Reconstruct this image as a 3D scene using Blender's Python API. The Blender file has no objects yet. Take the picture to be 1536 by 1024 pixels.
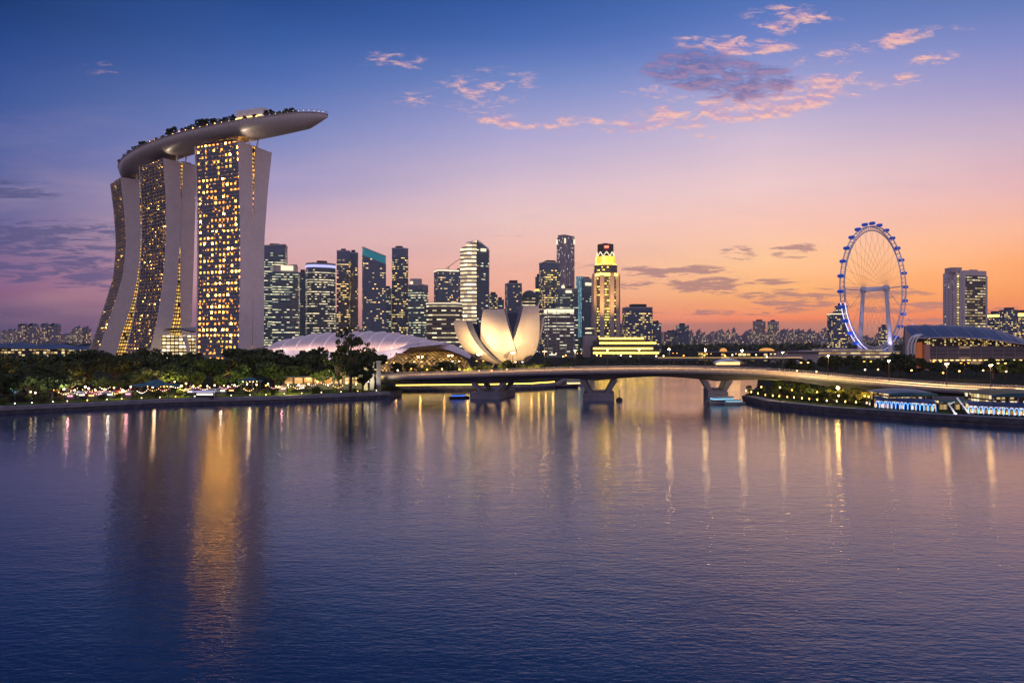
import bpy, bmesh, math, random
import numpy as np
from mathutils import Vector, Matrix
R = math.radians
sc = bpy.context.scene
C = sc.collection
random.seed(7)

# ------------------------------------------------------------------ camera
CAMZ = 25.0
cam_d = bpy.data.cameras.new("camera"); cam = bpy.data.objects.new("camera", cam_d); C.objects.link(cam)
cam.location = (0, 0, CAMZ); cam.rotation_euler = (R(90), 0, 0)
cam_d.sensor_width = 36; cam_d.lens = 24; cam_d.clip_start = 0.5; cam_d.clip_end = 60000
sc.camera = cam
sc.view_settings.view_transform = 'Standard'; sc.view_settings.look = 'None'
sc.view_settings.exposure = 0; sc.view_settings.gamma = 1
sc.render.engine = 'CYCLES'
sc.cycles.use_denoising = True
sc.cycles.max_bounces = 6; sc.cycles.diffuse_bounces = 2; sc.cycles.glossy_bounces = 3
sc.cycles.transmission_bounces = 2; sc.cycles.transparent_max_bounces = 4
sc.cycles.sample_clamp_indirect = 30.0
sc.cycles.caustics_reflective = False; sc.cycles.caustics_refractive = False

def P(x, y, D):            # photo pixel (1536 wide) + depth -> point in the place
    return Vector(((x - 768) / 1024 * D, D, CAMZ - (y - 512) / 1024 * D))
def PX(x, D): return (x - 768) / 1024 * D
def PZ(y, D): return CAMZ - (y - 512) / 1024 * D
def lin(c):
    return tuple(((v / 255) / 12.92 if v / 255 <= .04045 else ((v / 255 + .055) / 1.055) ** 2.4) for v in c[:3]) + (1,)

# ------------------------------------------------------------------ node helper
class NT:
    def __init__(s, nt): s.nt = nt; s.n = nt.nodes; s.l = nt.links
    def node(s, t, **k):
        n = s.n.new(t)
        for a, b in k.items(): setattr(n, a, b)
        return n
    def put(s, sock, v):
        if hasattr(v, 'is_linked') or isinstance(v, bpy.types.NodeSocket): s.l.new(v, sock)
        else: sock.default_value = v
    def m(s, op, a, b=None, c=None, clamp=False):
        n = s.node('ShaderNodeMath', operation=op, use_clamp=clamp)
        s.put(n.inputs[0], a)
        if b is not None: s.put(n.inputs[1], b)
        if c is not None: s.put(n.inputs[2], c)
        return n.outputs[0]
    def mix(s, f, a, b, bt='MIX'):
        n = s.node('ShaderNodeMix', data_type='RGBA', blend_type=bt)
        s.put(n.inputs['Factor'], f); s.put(n.inputs[6], a); s.put(n.inputs[7], b)
        return n.outputs[2]
    def smooth(s, v, a, b):     # 0 below a, 1 above b
        n = s.node('ShaderNodeMapRange', interpolation_type='SMOOTHSTEP')
        s.put(n.inputs['Value'], v); n.inputs['From Min'].default_value = a; n.inputs['From Max'].default_value = b
        return n.outputs['Result']
    def lerp(s, v, a, b):
        n = s.node('ShaderNodeMapRange')
        s.put(n.inputs['Value'], v); n.inputs['From Min'].default_value = a; n.inputs['From Max'].default_value = b
        return n.outputs['Result']
    def xyz(s, x, y, z=0.0):
        n = s.node('ShaderNodeCombineXYZ')
        s.put(n.inputs[0], x); s.put(n.inputs[1], y); s.put(n.inputs[2], z)
        return n.outputs[0]
    def noise(s, vec, scale, detail=4, rough=.55, dist=0.0):
        n = s.node('ShaderNodeTexNoise'); s.put(n.inputs['Vector'], vec)
        n.inputs['Scale'].default_value = scale; n.inputs['Detail'].default_value = detail
        n.inputs['Roughness'].default_value = rough; n.inputs['Distortion'].default_value = dist
        return n.outputs['Fac']
    def white(s, vec):
        n = s.node('ShaderNodeTexWhiteNoise', noise_dimensions='3D'); s.put(n.inputs['Vector'], vec)
        return n.outputs['Value']
    def ramp(s, f, stops):
        n = s.node('ShaderNodeValToRGB'); s.put(n.inputs[0], f); cr = n.color_ramp
        while len(cr.elements) < len(stops): cr.elements.new(.5)
        for e, (p, c) in zip(cr.elements, stops): e.position = p; e.color = c
        return n.outputs[0]

# ------------------------------------------------------------------ sky (world)
SUN_AZ, SUN_EL = 33.0, 2.5       # degrees to the right of the view direction / above the horizon
world = bpy.data.worlds.new("World"); sc.world = world; world.use_nodes = True
w = NT(world.node_tree); w.n.clear()
tc = w.node('ShaderNodeTexCoord')
sp = w.node('ShaderNodeSeparateXYZ'); w.l.new(tc.outputs['Generated'], sp.inputs[0])
dx, dy, dz = sp.outputs
hyp = w.m('SQRT', w.m('ADD', w.m('MULTIPLY', dx, dx), w.m('MULTIPLY', dy, dy)))
el = w.m('ARCTAN2', dz, hyp)
az = w.m('ARCTAN2', dx, dy)
elf = w.m('DIVIDE', el, math.pi / 2)
COLS = {
 0:    [(0,(20,56,116)),(60,(34,68,134)),(120,(52,82,148)),(200,(72,94,160)),(300,(98,102,154)),(360,(112,98,144)),(410,(140,102,140)),(440,(142,96,130)),(465,(108,84,122)),(512,(84,74,108))],
 420:  [(0,(34,72,140)),(60,(54,90,160)),(120,(78,108,176)),(200,(120,134,190)),(280,(168,156,196)),(330,(204,170,188)),(380,(222,174,176)),(440,(206,146,152)),(475,(176,122,134)),(512,(150,112,124))],
 768:  [(0,(48,86,158)),(60,(70,104,176)),(120,(112,134,194)),(200,(168,164,208)),(280,(214,188,204)),(330,(236,198,194)),(380,(242,188,174)),(440,(246,172,144)),(474,(238,152,126)),(488,(196,128,118)),(512,(174,120,118))],
 1150: [(0,(78,112,182)),(60,(108,130,196)),(120,(154,158,208)),(200,(204,186,210)),(280,(238,202,202)),(340,(248,196,178)),(390,(255,200,152)),(440,(255,180,112)),(470,(248,146,98)),(480,(240,124,92)),(485,(184,118,108)),(512,(164,116,114))],
 1536: [(0,(94,120,184)),(60,(124,136,196)),(120,(154,150,200)),(200,(196,174,198)),(280,(224,178,184)),(340,(244,180,154)),(390,(248,166,112)),(440,(246,150,88)),(470,(236,126,84)),(480,(224,112,84)),(485,(174,108,102)),(512,(158,106,106))],
}
BACK = [(0,lin((150,124,140))),(.06,lin((186,154,170))),(.14,lin((190,164,184))),(.3,lin((168,160,194))),(.6,lin((150,152,192))),(1,lin((150,150,188)))]
zen = lin((150,150,188)); mid_ = lin((140,144,190))
def col_ramp(x, rows):
    a = math.atan((x - 768) / 1024); st = []
    for y, c in reversed(rows):
        e = math.atan((512 - y) / 1024 * math.cos(a)) / (math.pi / 2)
        st.append((max(0, e), lin(c)))
    st.append((st[-1][0] + .07, lin([.45 * v + .4 * q for v, q in zip(rows[0][1], (48, 84, 150))]))); st.append((.46, lin([.25 * v + .55 * q for v, q in zip(rows[0][1], (48, 80, 144))]))); st.append((.66, mid_)); st.append((1.0, zen))
    return w.ramp(elf, st)
back = w.ramp(elf, BACK)
sky = back; prev = R(-105)
for x, rows in COLS.items():
    a = math.atan((x - 768) / 1024)
    sky = w.mix(w.lerp(az, prev, a), sky, col_ramp(x, rows)); prev = a
sky = w.mix(w.lerp(az, prev, R(105)), sky, back)
# thin uneven veils so that the gradient is not clean
u = w.m('DIVIDE', dx, w.m('MAXIMUM', dy, .05)); v = w.m('DIVIDE', dz, w.m('MAXIMUM', dy, .05))   # tangent-plane direction ahead
front = w.smooth(dy, .15, .4)
veil = w.noise(w.xyz(w.m('MULTIPLY', u, 2.2), w.m('MULTIPLY', v, 13.0), 3.1), 1.6, 6, .6)
lowsky = w.smooth(elf, .24, .08)
sky = w.mix(w.m('MULTIPLY', w.m('MULTIPLY', w.smooth(veil, .42, .78), .13), lowsky), sky, lin((255,206,190)))
sky = w.mix(w.m('MULTIPLY', w.m('MULTIPLY', w.smooth(veil, .52, .25), lowsky), .08), sky, lin((90,100,165)))
# clouds: (cx, cy, rx, ry, tilt deg, density, kind) in photo pixels of direction
def D2(px, py): return (px - 768) / 1024, (512 - py) / 1024
CL = [
 (1085,114,95,20,-4,1.5,'d'),(1040,100,50,22,0,1.3,'d'),(1150,150,90,22,8,1.4,'p'),(1090,125,110,34,0,.5,'p'),(1215,135,75,18,10,1.1,'p'),(1125,134,60,14,6,.95,'d'),(1255,132,60,14,5,.75,'p'),(1200,165,45,8,6,.5,'p'),
 (1100,68,75,11,-3,1.0,'p'),(1185,30,60,18,0,.75,'p'),(1215,38,26,10,0,.6,'p'),(1350,60,45,10,12,.9,'p'),(1250,82,70,12,8,.45,'p'),(1398,90,42,9,6,.7,'p'),(1362,118,26,8,6,.8,'p'),(1420,40,60,10,4,.3,'p'),
 (1000,180,55,14,0,.95,'p'),(930,186,80,10,4,.85,'p'),(835,188,55,12,0,.8,'p'),(985,138,45,12,0,.55,'p'),(1080,202,35,5,4,.7,'p'),(990,165,28,7,0,.7,'p'),
 (590,92,46,14,0,.55,'p'),(735,130,75,22,0,.5,'p'),(615,150,45,9,0,.5,'p'),(720,165,60,16,0,.5,'p'),(750,182,35,8,-8,.8,'p'),(165,104,40,10,0,.28,'p'),
 (60,352,150,16,0,.95,'v'),(30,405,90,14,0,1.0,'v'),(150,410,90,20,0,.95,'v'),(20,285,65,12,-3,.75,'v'),(110,385,120,8,0,.7,'v'),(60,372,120,8,0,.7,'v'),
 (1010,408,75,8,0,1.0,'g'),(1065,427,60,11,2,1.0,'g'),(1180,449,62,12,0,1.1,'g'),(1290,440,90,8,0,.9,'g'),(1110,380,26,8,0,.9,'g'),(1190,375,32,9,0,.9,'g'),(950,428,34,5,0,.8,'g'),(1090,468,110,5,0,.55,'g'),(1400,462,110,9,0,.85,'g'),(1440,478,90,5,0,.5,'g'),(1130,424,60,4,2,.8,'g'),(880,398,80,5,0,.3,'g'),(740,352,70,4,0,.3,'g'),
]
KIND = {'p': 'pink', 'd': 'dark', 'v': 'violet', 'g': 'grey'}
dens = {k: None for k in KIND}
for cx, cy, rx, ry, tilt, dn, k in CL:
    cu, cv = D2(cx, cy); a = R(tilt)
    du = w.m('SUBTRACT', u, cu); dv = w.m('SUBTRACT', v, cv)
    p = w.m('MULTIPLY', w.m('MULTIPLY_ADD', du, math.cos(a), w.m('MULTIPLY', dv, math.sin(a))), 1024 / (rx * 1.5))
    q = w.m('MULTIPLY', w.m('MULTIPLY_ADD', du, -math.sin(a), w.m('MULTIPLY', dv, math.cos(a))), 1024 / (ry * 1.7))
    r2 = w.m('MULTIPLY_ADD', p, p, w.m('MULTIPLY', q, q))
    b = w.m('MULTIPLY', w.m('SUBTRACT', 1.0, r2, clamp=True), dn)
    dens[k] = b if dens[k] is None else w.m('MAXIMUM', dens[k], b)
def cn(dvv, sx, sy, sc_, det=7, ro=.66):
    return w.noise(w.xyz(w.m('MULTIPLY', u, sx * .7), w.m('MULTIPLY', w.m('ADD', v, dvv), sy), .7), sc_, det, ro, .35)
n_up = cn(0, 1, 2.2, 34, 9, .7); n_lo = cn(-.006, 1, 2.2, 34, 9, .7); n_fl = cn(.3, 1, 5.0, 24, 8, .68)
lit_under = w.smooth(w.m('SUBTRACT', n_up, n_lo), -.10, .12)
def cover(k, n, a, b, amp=2.6, base=.9): return w.m('MULTIPLY', w.smooth(w.m('MULTIPLY_ADD', w.m('SUBTRACT', n, .5), amp, w.m('MULTIPLY', w.m('MINIMUM', dens[k], .9), base)), a, b), w.m('MULTIPLY', front, w.smooth(dens[k], .02, .55)))
dark_a = cover('d', n_up, .22, .85, 3.4, .85); pink_a = cover('p', n_up, .22, .95, 3.6, .72)
sky = w.mix(w.m('MULTIPLY', pink_a, .82), sky, w.mix(lit_under, lin((196,150,184)), lin((252,192,172))))
sky = w.mix(w.m('MULTIPLY', dark_a, .85), sky, w.mix(w.m('MULTIPLY', lit_under, .42), lin((96,104,160)), lin((196,146,176))))
sky = w.mix(w.m('MULTIPLY', cover('v', n_fl, .2, .8, 4.2, .75), .75), sky, lin((78,80,128)))
sky = w.mix(w.m('MULTIPLY', cover('g', n_fl, .25, .7, 4.4, .68), .72), sky, lin((146,108,124)))
nish = w.node('ShaderNodeTexSky', sky_type='NISHITA', sun_disc=False)
nish.sun_elevation = R(SUN_EL); nish.sun_rotation = R(SUN_AZ); nish.altitude = 0; nish.air_density = 1.0; nish.dust_density = 1.5
bg1 = w.node('ShaderNodeBackground'); w.l.new(sky, bg1.inputs[0]); bg1.inputs[1].default_value = 1.03
bg2 = w.node('ShaderNodeBackground'); w.l.new(nish.outputs[0], bg2.inputs[0]); bg2.inputs[1].default_value = .004
ad = w.node('ShaderNodeAddShader'); w.l.new(bg1.outputs[0], ad.inputs[0]); w.l.new(bg2.outputs[0], ad.inputs[1])
wo = w.node('ShaderNodeOutputWorld'); w.l.new(ad.outputs[0], wo.inputs[0])
world.cycles.sampling_method = 'MANUAL'; world.cycles.sample_map_resolution = 512

# sun: just above the haze, ahead and to the right, soft and warm
sd = bpy.data.lights.new("sun", 'SUN'); sun = bpy.data.objects.new("sun", sd); C.objects.link(sun)
sd.energy = .04; sd.angle = R(40); sd.color = (1, .55, .36)
sdir = Vector((math.sin(R(SUN_AZ)) * math.cos(R(SUN_EL)), math.cos(R(SUN_AZ)) * math.cos(R(SUN_EL)), math.sin(R(SUN_EL))))
sun.rotation_euler = sdir.to_track_quat('Z', 'Y').to_euler()

# ------------------------------------------------------------------ object helpers
def tag(o, label=None, cat=None, group=None, kind=None):
    if label: o['label'] = label
    if cat: o['category'] = cat
    if group: o['group'] = group
    if kind: o['kind'] = kind
    return o
def thing(name, label, cat, loc=(0, 0, 0), group=None, rz=0):
    o = bpy.data.objects.new(name, None); C.objects.link(o); o.location = loc; o.rotation_euler = (0, 0, rz)
    o.empty_display_size = 1
    return tag(o, label, cat, group)
def kids(o): return [c for c in o.children]
def copy_tree(o, parent=None):
    c = o.copy(); C.objects.link(c); c.parent = parent
    for ch in kids(o): copy_tree(ch, c)
    return c

class MB:
    """collects faces; build() links them as one mesh object"""
    def __init__(s): s.v = []; s.f = []; s.uv = []; s.mi = []
    def quad(s, pts, uv=None, mi=0):
        b = len(s.v); s.v += [tuple(p) for p in pts]; s.f.append(tuple(range(b, b + len(pts))))
        s.uv.append(uv or [(0, 0)] * len(pts)); s.mi.append(mi); return s
    def prism(s, poly, z0, z1, mi=0, top_mi=None, cap=True, u0=0.0, bottom=False):
        """poly CCW seen from above; z1 a number or a function of (x, y)"""
        zf = z1 if callable(z1) else (lambda x, y: z1)
        n = len(poly); uu = u0
        for i in range(n):
            a, b = poly[i], poly[(i + 1) % n]; L = math.dist(a, b); za, zb = zf(*a), zf(*b)
            s.quad([(a[0], a[1], z0), (b[0], b[1], z0), (b[0], b[1], zb), (a[0], a[1], za)],
                   [(uu, z0), (uu + L, z0), (uu + L, zb), (uu, za)], mi)
            uu += L
        tm = mi if top_mi is None else top_mi
        if cap: s.quad([(x, y, zf(x, y)) for x, y in poly], [(-50, -50)] * n, tm)
        if bottom: s.quad([(x, y, z0) for x, y in reversed(poly)], [(-50, -50)] * n, tm)
        return s
    def box(s, c, h, rz=0, mi=0):
        """centre, half sizes"""
        ca, sa = math.cos(rz), math.sin(rz)
        poly = [(c[0] + x * ca - y * sa, c[1] + x * sa + y * ca) for x, y in ((-h[0], -h[1]), (h[0], -h[1]), (h[0], h[1]), (-h[0], h[1]))]
        return s.prism(poly, c[2] - h[2], c[2] + h[2], mi, bottom=True)
    def tube(s, a, b, r0, r1=None, n=6, mi=0, cap=True):
        r1 = r0 if r1 is None else r1
        a, b = Vector(a), Vector(b); d = (b - a)
        if d.length < 1e-6: return s
        d.normalize(); t = Vector((1, 0, 0)) if abs(d.x) < .8 else Vector((0, 1, 0))
        e1 = d.cross(t).normalized(); e2 = d.cross(e1)
        ra = [a + (e1 * math.cos(2 * math.pi * k / n) + e2 * math.sin(2 * math.pi * k / n)) * r0 for k in range(n)]
        rb = [b + (e1 * math.cos(2 * math.pi * k / n) + e2 * math.sin(2 * math.pi * k / n)) * r1 for k in range(n)]
        for k in range(n):
            j = (k + 1) % n; s.quad([ra[k], rb[k], rb[j], ra[j]], mi=mi)
        if cap: s.quad(ra, mi=mi); s.quad(list(reversed(rb)), mi=mi)
        return s
    def path(s, pts, r, n=6, mi=0):
        for a, b in zip(pts, pts[1:]): s.tube(a, b, r, r, n, mi)
        return s
    def ball(s, c, r, n=8, m=5, sz=1.0, mi=0):
        for j in range(m):
            t0, t1 = math.pi * j / m, math.pi * (j + 1) / m
            for i in range(n):
                p0, p1 = 2 * math.pi * i / n, 2 * math.pi * (i + 1) / n
                q = [(c[0] + r * math.sin(t) * math.cos(p), c[1] + r * math.sin(t) * math.sin(p), c[2] + r * sz * math.cos(t)) for t, p in ((t0, p0), (t1, p0), (t1, p1), (t0, p1))]
                if j == 0: q = [q[0], q[1], q[2]]
                elif j == m - 1: q = [q[0], q[1], q[3]]
                s.quad(q, mi=mi)
        return s
    def grid(s, f, nu, nv, mi=0, uvs=(1, 1)):
        """shared-vertex surface f(a, b), a and b in 0..1"""
        b0 = len(s.v)
        for i in range(nu + 1):
            for j in range(nv + 1): s.v.append(tuple(f(i / nu, j / nv)))
        for i in range(nu):
            for j in range(nv):
                k = b0 + i * (nv + 1) + j
                s.f.append((k, k + nv + 1, k + nv + 2, k + 1)); s.mi.append(mi)
                s.uv.append([(i / nu * uvs[0], j / nv * uvs[1]), ((i + 1) / nu * uvs[0], j / nv * uvs[1]), ((i + 1) / nu * uvs[0], (j + 1) / nv * uvs[1]), (i / nu * uvs[0], (j + 1) / nv * uvs[1])])
        return s
    def build(s, name, mats, parent=None, smooth=False, at=None):
        me = bpy.data.meshes.new(name)
        off = Vector(parent.location) if (parent is not None and at is None) else Vector(at or (0, 0, 0))
        V = [(x - off.x, y - off.y, z - off.z) for x, y, z in s.v]
        me.from_pydata(V, [], s.f)
        uvl = me.uv_layers.new(name="UVMap")
        flat = [c for face in s.uv for p in face for c in p]
        uvl.data.foreach_set('uv', flat)
        for m in (mats if isinstance(mats, (list, tuple)) else [mats]): me.materials.append(m)
        me.polygons.foreach_set('material_index', s.mi)
        if smooth: me.polygons.foreach_set('use_smooth', [True] * len(me.polygons))
        me.update()
        o = bpy.data.objects.new(name, me); C.objects.link(o)
        if parent is not None: o.parent = parent
        elif at is not None: o.location = at
        return o

# ------------------------------------------------------------------ materials
def mat(name, col, rough=.7, metal=0, spec=.35, noise=0, nscale=.3, emit=None, es=0, dark=None):
    m = bpy.data.materials.new(name); m.use_nodes = True
    t = NT(m.node_tree); b = t.n['Principled BSDF']
    col = tuple(col[:3]) + (1,)
    b.inputs['Base Color'].default_value = col; b.inputs['Roughness'].default_value = rough
    b.inputs['Metallic'].default_value = metal; b.inputs['Specular IOR Level'].default_value = spec
    if noise:
        tcn = t.node('ShaderNodeTexCoord')
        f = t.noise(tcn.outputs['Object'], nscale, 5, .6)
        d = tuple((dark or [c * (1 - noise) for c in col[:3]])[:3]) + (1,)
        t.l.new(t.mix(t.smooth(f, .3, .7), d, col), b.inputs['Base Color'])
    if emit:
        b.inputs['Emission Color'].default_value = tuple(emit[:3]) + (1,); b.inputs['Emission Strength'].default_value = es
    return m
def panelled(name, col, rough, metal, su, sv, line=.05, k=.72, uv=True, noise=.12, nscale=.08):
    """cladding with fine joints between panels and slight panel-to-panel tone"""
    m = bpy.data.materials.new(name); m.use_nodes = True
    t = NT(m.node_tree); b = t.n['Principled BSDF']; b.inputs['Roughness'].default_value = rough; b.inputs['Metallic'].default_value = metal
    s = t.node('ShaderNodeSeparateXYZ'); tcn = t.node('ShaderNodeTexCoord')
    if uv: t.l.new(t.node('ShaderNodeUVMap').outputs[0], s.inputs[0]); a, c = s.outputs[0], s.outputs[1]
    else: t.l.new(tcn.outputs['Object'], s.inputs[0]); a, c = t.m('ADD', s.outputs[0], s.outputs[1]), s.outputs[2]
    a, c = t.m('MULTIPLY', a, su), t.m('MULTIPLY', c, sv)
    ln = t.m('MAXIMUM', t.m('LESS_THAN', t.m('FRACT', a), line), t.m('LESS_THAN', t.m('FRACT', c), line))
    tone = t.m('MULTIPLY_ADD', t.white(t.xyz(t.m('FLOOR', a), t.m('FLOOR', c), 1.5)), .08, .94)
    f = t.noise(tcn.outputs['Object'], nscale, 5, .65)
    tone = t.m('MULTIPLY', tone, t.m('MULTIPLY_ADD', f, 2 * noise, 1 - noise))
    tone = t.m('MULTIPLY', tone, t.m('SUBTRACT', 1.0, t.m('MULTIPLY', ln, 1 - k)))
    g = t.node('ShaderNodeMix', data_type='RGBA', blend_type='MULTIPLY'); g.inputs[0].default_value = 1
    g.inputs[6].default_value = tuple(col[:3]) + (1,); t.l.new(t.xyz(tone, tone, tone), g.inputs[7]); t.l.new(g.outputs[2], b.inputs['Base Color'])
    return m
def glow(name, col, es, sample=False):
    m = mat(name, (.02, .02, .02), .5, emit=col, es=es)
    if not sample: m.cycles.emission_sampling = 'NONE'
    return m

def facade(name, glass, wall, lit, lit2, cw, ch, dens, win=(.1, .9, .25, .8), es=2.0, rowb=.5, clus=.6, rough=.12, wrough=.6, spec=.6, colb=0, fine=0):
    """curtain wall in metres of UV: a grid of panes, some of them lit from inside"""
    m = bpy.data.materials.new(name); m.use_nodes = True; m.cycles.emission_sampling = 'NONE'
    t = NT(m.node_tree); b = t.n['Principled BSDF']
    uvn = t.node('ShaderNodeUVMap'); s = t.node('ShaderNodeSeparateXYZ'); t.l.new(uvn.outputs[0], s.inputs[0])
    oi = t.node('ShaderNodeObjectInfo')
    off = t.m('MULTIPLY', oi.outputs['Random'], 531.0)
    uu = t.m('DIVIDE', s.outputs[0], cw); vv = t.m('DIVIDE', s.outputs[1], ch)
    cu, cv = t.m('FLOOR', uu), t.m('FLOOR', vv); fu, fv = t.m('FRACT', uu), t.m('FRACT', vv)
    w1 = t.white(t.xyz(cu, cv, off)); w2 = t.white(t.xyz(cv, cu, t.m('ADD', off, 3.3))); row = t.white(t.xyz(cv, 7.7, off))
    nz = t.noise(t.xyz(t.m('MULTIPLY', s.outputs[0], .035), t.m('MULTIPLY', s.outputs[1], .05), off), 1.0, 2, .5)
    prob = t.m('MULTIPLY', t.m('MULTIPLY_ADD', t.m('MULTIPLY', row, row), 3 * rowb, 1 - rowb), dens)
    prob = t.m('MULTIPLY', prob, t.m('MULTIPLY_ADD', t.m('MULTIPLY_ADD', nz, 5.0, -2.5), clus, 1.0, clamp=False))
    if colb: prob = t.m('MULTIPLY', prob, t.m('MULTIPLY_ADD', t.m('LESS_THAN', t.m('FRACT', t.m('MULTIPLY', cu, .5)), .25), 2 * colb, 1 - colb))      # rooms lit in every other column
    on = t.m('LESS_THAN', w1, prob)
    def inside(f, a, bb): return t.m('MULTIPLY', t.m('GREATER_THAN', f, a), t.m('LESS_THAN', f, bb))
    mask = t.m('MULTIPLY', inside(fu, win[0], win[1]), inside(fv, win[2], win[3]))
    mask = t.m('MULTIPLY', mask, t.m('GREATER_THAN', s.outputs[1], -20.0))
    e = t.m('MULTIPLY', t.m('MULTIPLY', on, mask), t.m('MULTIPLY_ADD', t.m('POWER', w2, 6.0 if fine else 1.7), .9 * es, (.035 if fine else .25) * es))
    if fine:      # small glints between the bright rooms: curtains, corridor lights
        cf, cr_ = t.m('FLOOR', t.m('DIVIDE', s.outputs[0], 1.65)), t.m('FLOOR', t.m('DIVIDE', s.outputs[1], 3.75)); wf = t.white(t.xyz(cf, cr_, t.m('ADD', off, 9.1)))
        fm = t.m('MULTIPLY', t.m('LESS_THAN', wf, .20), t.m('MULTIPLY', inside(t.m('FRACT', t.m('DIVIDE', s.outputs[1], 3.75)), .3, .62), inside(t.m('FRACT', t.m('DIVIDE', s.outputs[0], 1.65)), .2, .8)))
        e = t.m('MAXIMUM', e, t.m('MULTIPLY', fm, t.m('MULTIPLY', t.m('MULTIPLY_ADD', wf, 4.0, .2), fine)))
    t.l.new(e, b.inputs['Emission Strength'])
    t.l.new(t.mix(t.m('GREATER_THAN', w2, .6), tuple(lit[:3]) + (1,), tuple(lit2[:3]) + (1,)), b.inputs['Emission Color'])
    gl = t.mix(t.m('MULTIPLY', w1, .6), tuple(glass[:3]) + (1,), tuple(c * .55 for c in glass[:3]) + (1,))
    t.l.new(t.mix(mask, tuple(wall[:3]) + (1,), gl), b.inputs['Base Color'])
    t.l.new(t.m('MULTIPLY_ADD', mask, rough - wrough, wrough), b.inputs['Roughness'])
    b.inputs['Specular IOR Level'].default_value = spec
    return m

WARM = (1, .62, .16); WARM2 = (1, .78, .36); ORANGE = (1, .45, .06); WHITE = (1, .86, .6); PALE = (.95, .95, .8)
NAVY = (.035, .06, .10); TEALN = (.03, .07, .09)
M = dict(
 concrete=mat('pale_concrete', (.36, .34, .35), .8, noise=.25, nscale=.15),
 fin=panelled('mauve_grey_panels', (.66, .60, .60), .55, 0, .2, .256, .07, .88, uv=False, noise=.14, nscale=.05),
 dark=mat('dark_metal', (.03, .035, .045), .5),
 white=mat('white_paint', (.75, .75, .76), .45, noise=.1, nscale=.2),
 slab=mat('balcony_slab', (.40, .38, .37), .7),
 roofdark=mat('dark_roof', (.05, .06, .08), .6, noise=.3, nscale=.2),
 quay=mat('quay_stone', (.09, .09, .11), .8, noise=.5, nscale=.5),
 paving=mat('paving', (.24, .24, .27), .75, noise=.35, nscale=.4),
 teal=mat('teal_canvas', (.03, .13, .17), .6, noise=.3, nscale=1.5),
 steel=mat('grey_steel', (.42, .43, .47), .4, .3, noise=.15, nscale=.5),
 bark=mat('bark', (.07, .05, .04), .9, noise=.4, nscale=3),
)
# ------------------------------------------------------------------ water and land
GZ = 2.4
m = bpy.data.materials.new('water'); m.use_nodes = True; t = NT(m.node_tree); b = t.n['Principled BSDF']
b.inputs['Base Color'].default_value = (.007, .027, .078, 1); b.inputs['Roughness'].default_value = .03
b.inputs['IOR'].default_value = 1.55; b.inputs['Specular IOR Level'].default_value = .5
tcn = t.node('ShaderNodeTexCoord'); mp = t.node('ShaderNodeMapping'); t.l.new(tcn.outputs['Object'], mp.inputs[0])
mp.inputs['Scale'].default_value = (.42, 1, 1); mp.inputs['Rotation'].default_value = (0, 0, R(8))
n1 = t.noise(mp.outputs[0], .42, 3, .55, .3); n2 = t.noise(mp.outputs[0], 1.7, 3, .6, .2); n3 = t.noise(mp.outputs[0], .09, 2, .5)
calm = t.smooth(t.noise(tcn.outputs['Object'], .012, 3, .5), .3, .7)      # gusts: patches of rougher and calmer water
h = t.m('ADD', t.m('MULTIPLY', n1, .058), t.m('ADD', t.m('MULTIPLY', n2, .052), t.m('MULTIPLY', n3, .08)))
h = t.m('MULTIPLY', h, t.m('MULTIPLY_ADD', calm, .6, .6))
bp = t.node('ShaderNodeBump'); bp.inputs['Strength'].default_value = 1.0; bp.inputs['Distance'].default_value = 1.0
t.l.new(h, bp.inputs['Height']); t.l.new(bp.outputs[0], b.inputs['Normal'])
M['water'] = m
mb = MB(); mb.quad([(-4400, -600, 0), (4400, -600, 0), (4400, 1500, 0), (-4400, 1500, 0)])
tag(mb.build('water', m), kind='structure')

SHORE_W = [(-3000, 150), (-420, 196), (-176.4, 235), (-132.4, 267), (-100, 278), (-54.5, 305)]       # near park quay, west to the bridge
SHORE_M = [(-52, 322), (-58, 341), (-18, 346), (10, 356), (24, 371), (33, 420), (42, 520), (62, 600), (150, 640), (238, 642)]
SHORE_B = [(215, 560), (190, 500), (146, 406), (122, 340), (104, 300)]
SHORE_E = [(96, 284), (96.6, 259), (108, 235), (121, 222.6), (131.7, 210), (148.5, 198), (260, 165), (520, 130), (3000, 100)]
ring = SHORE_W + SHORE_M + SHORE_B + SHORE_E
land = ring + [(4400, 60), (4400, 4300), (-4400, 4300), (-4400, 150)]
M['ground'] = mat('park_ground', (.035, .045, .022), .95, spec=0, noise=.6, nscale=.05, dark=(.03, .03, .032))
mb = MB()
mb.quad([(x, y, GZ) for x, y in land])
for a, b_ in zip(ring, ring[1:]):
    mb.quad([(a[0], a[1], -2), (b_[0], b_[1], -2), (b_[0], b_[1], GZ), (a[0], a[1], GZ)], mi=1)
tag(mb.build('ground', [M['ground'], M['quay']]), kind='structure')

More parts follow.
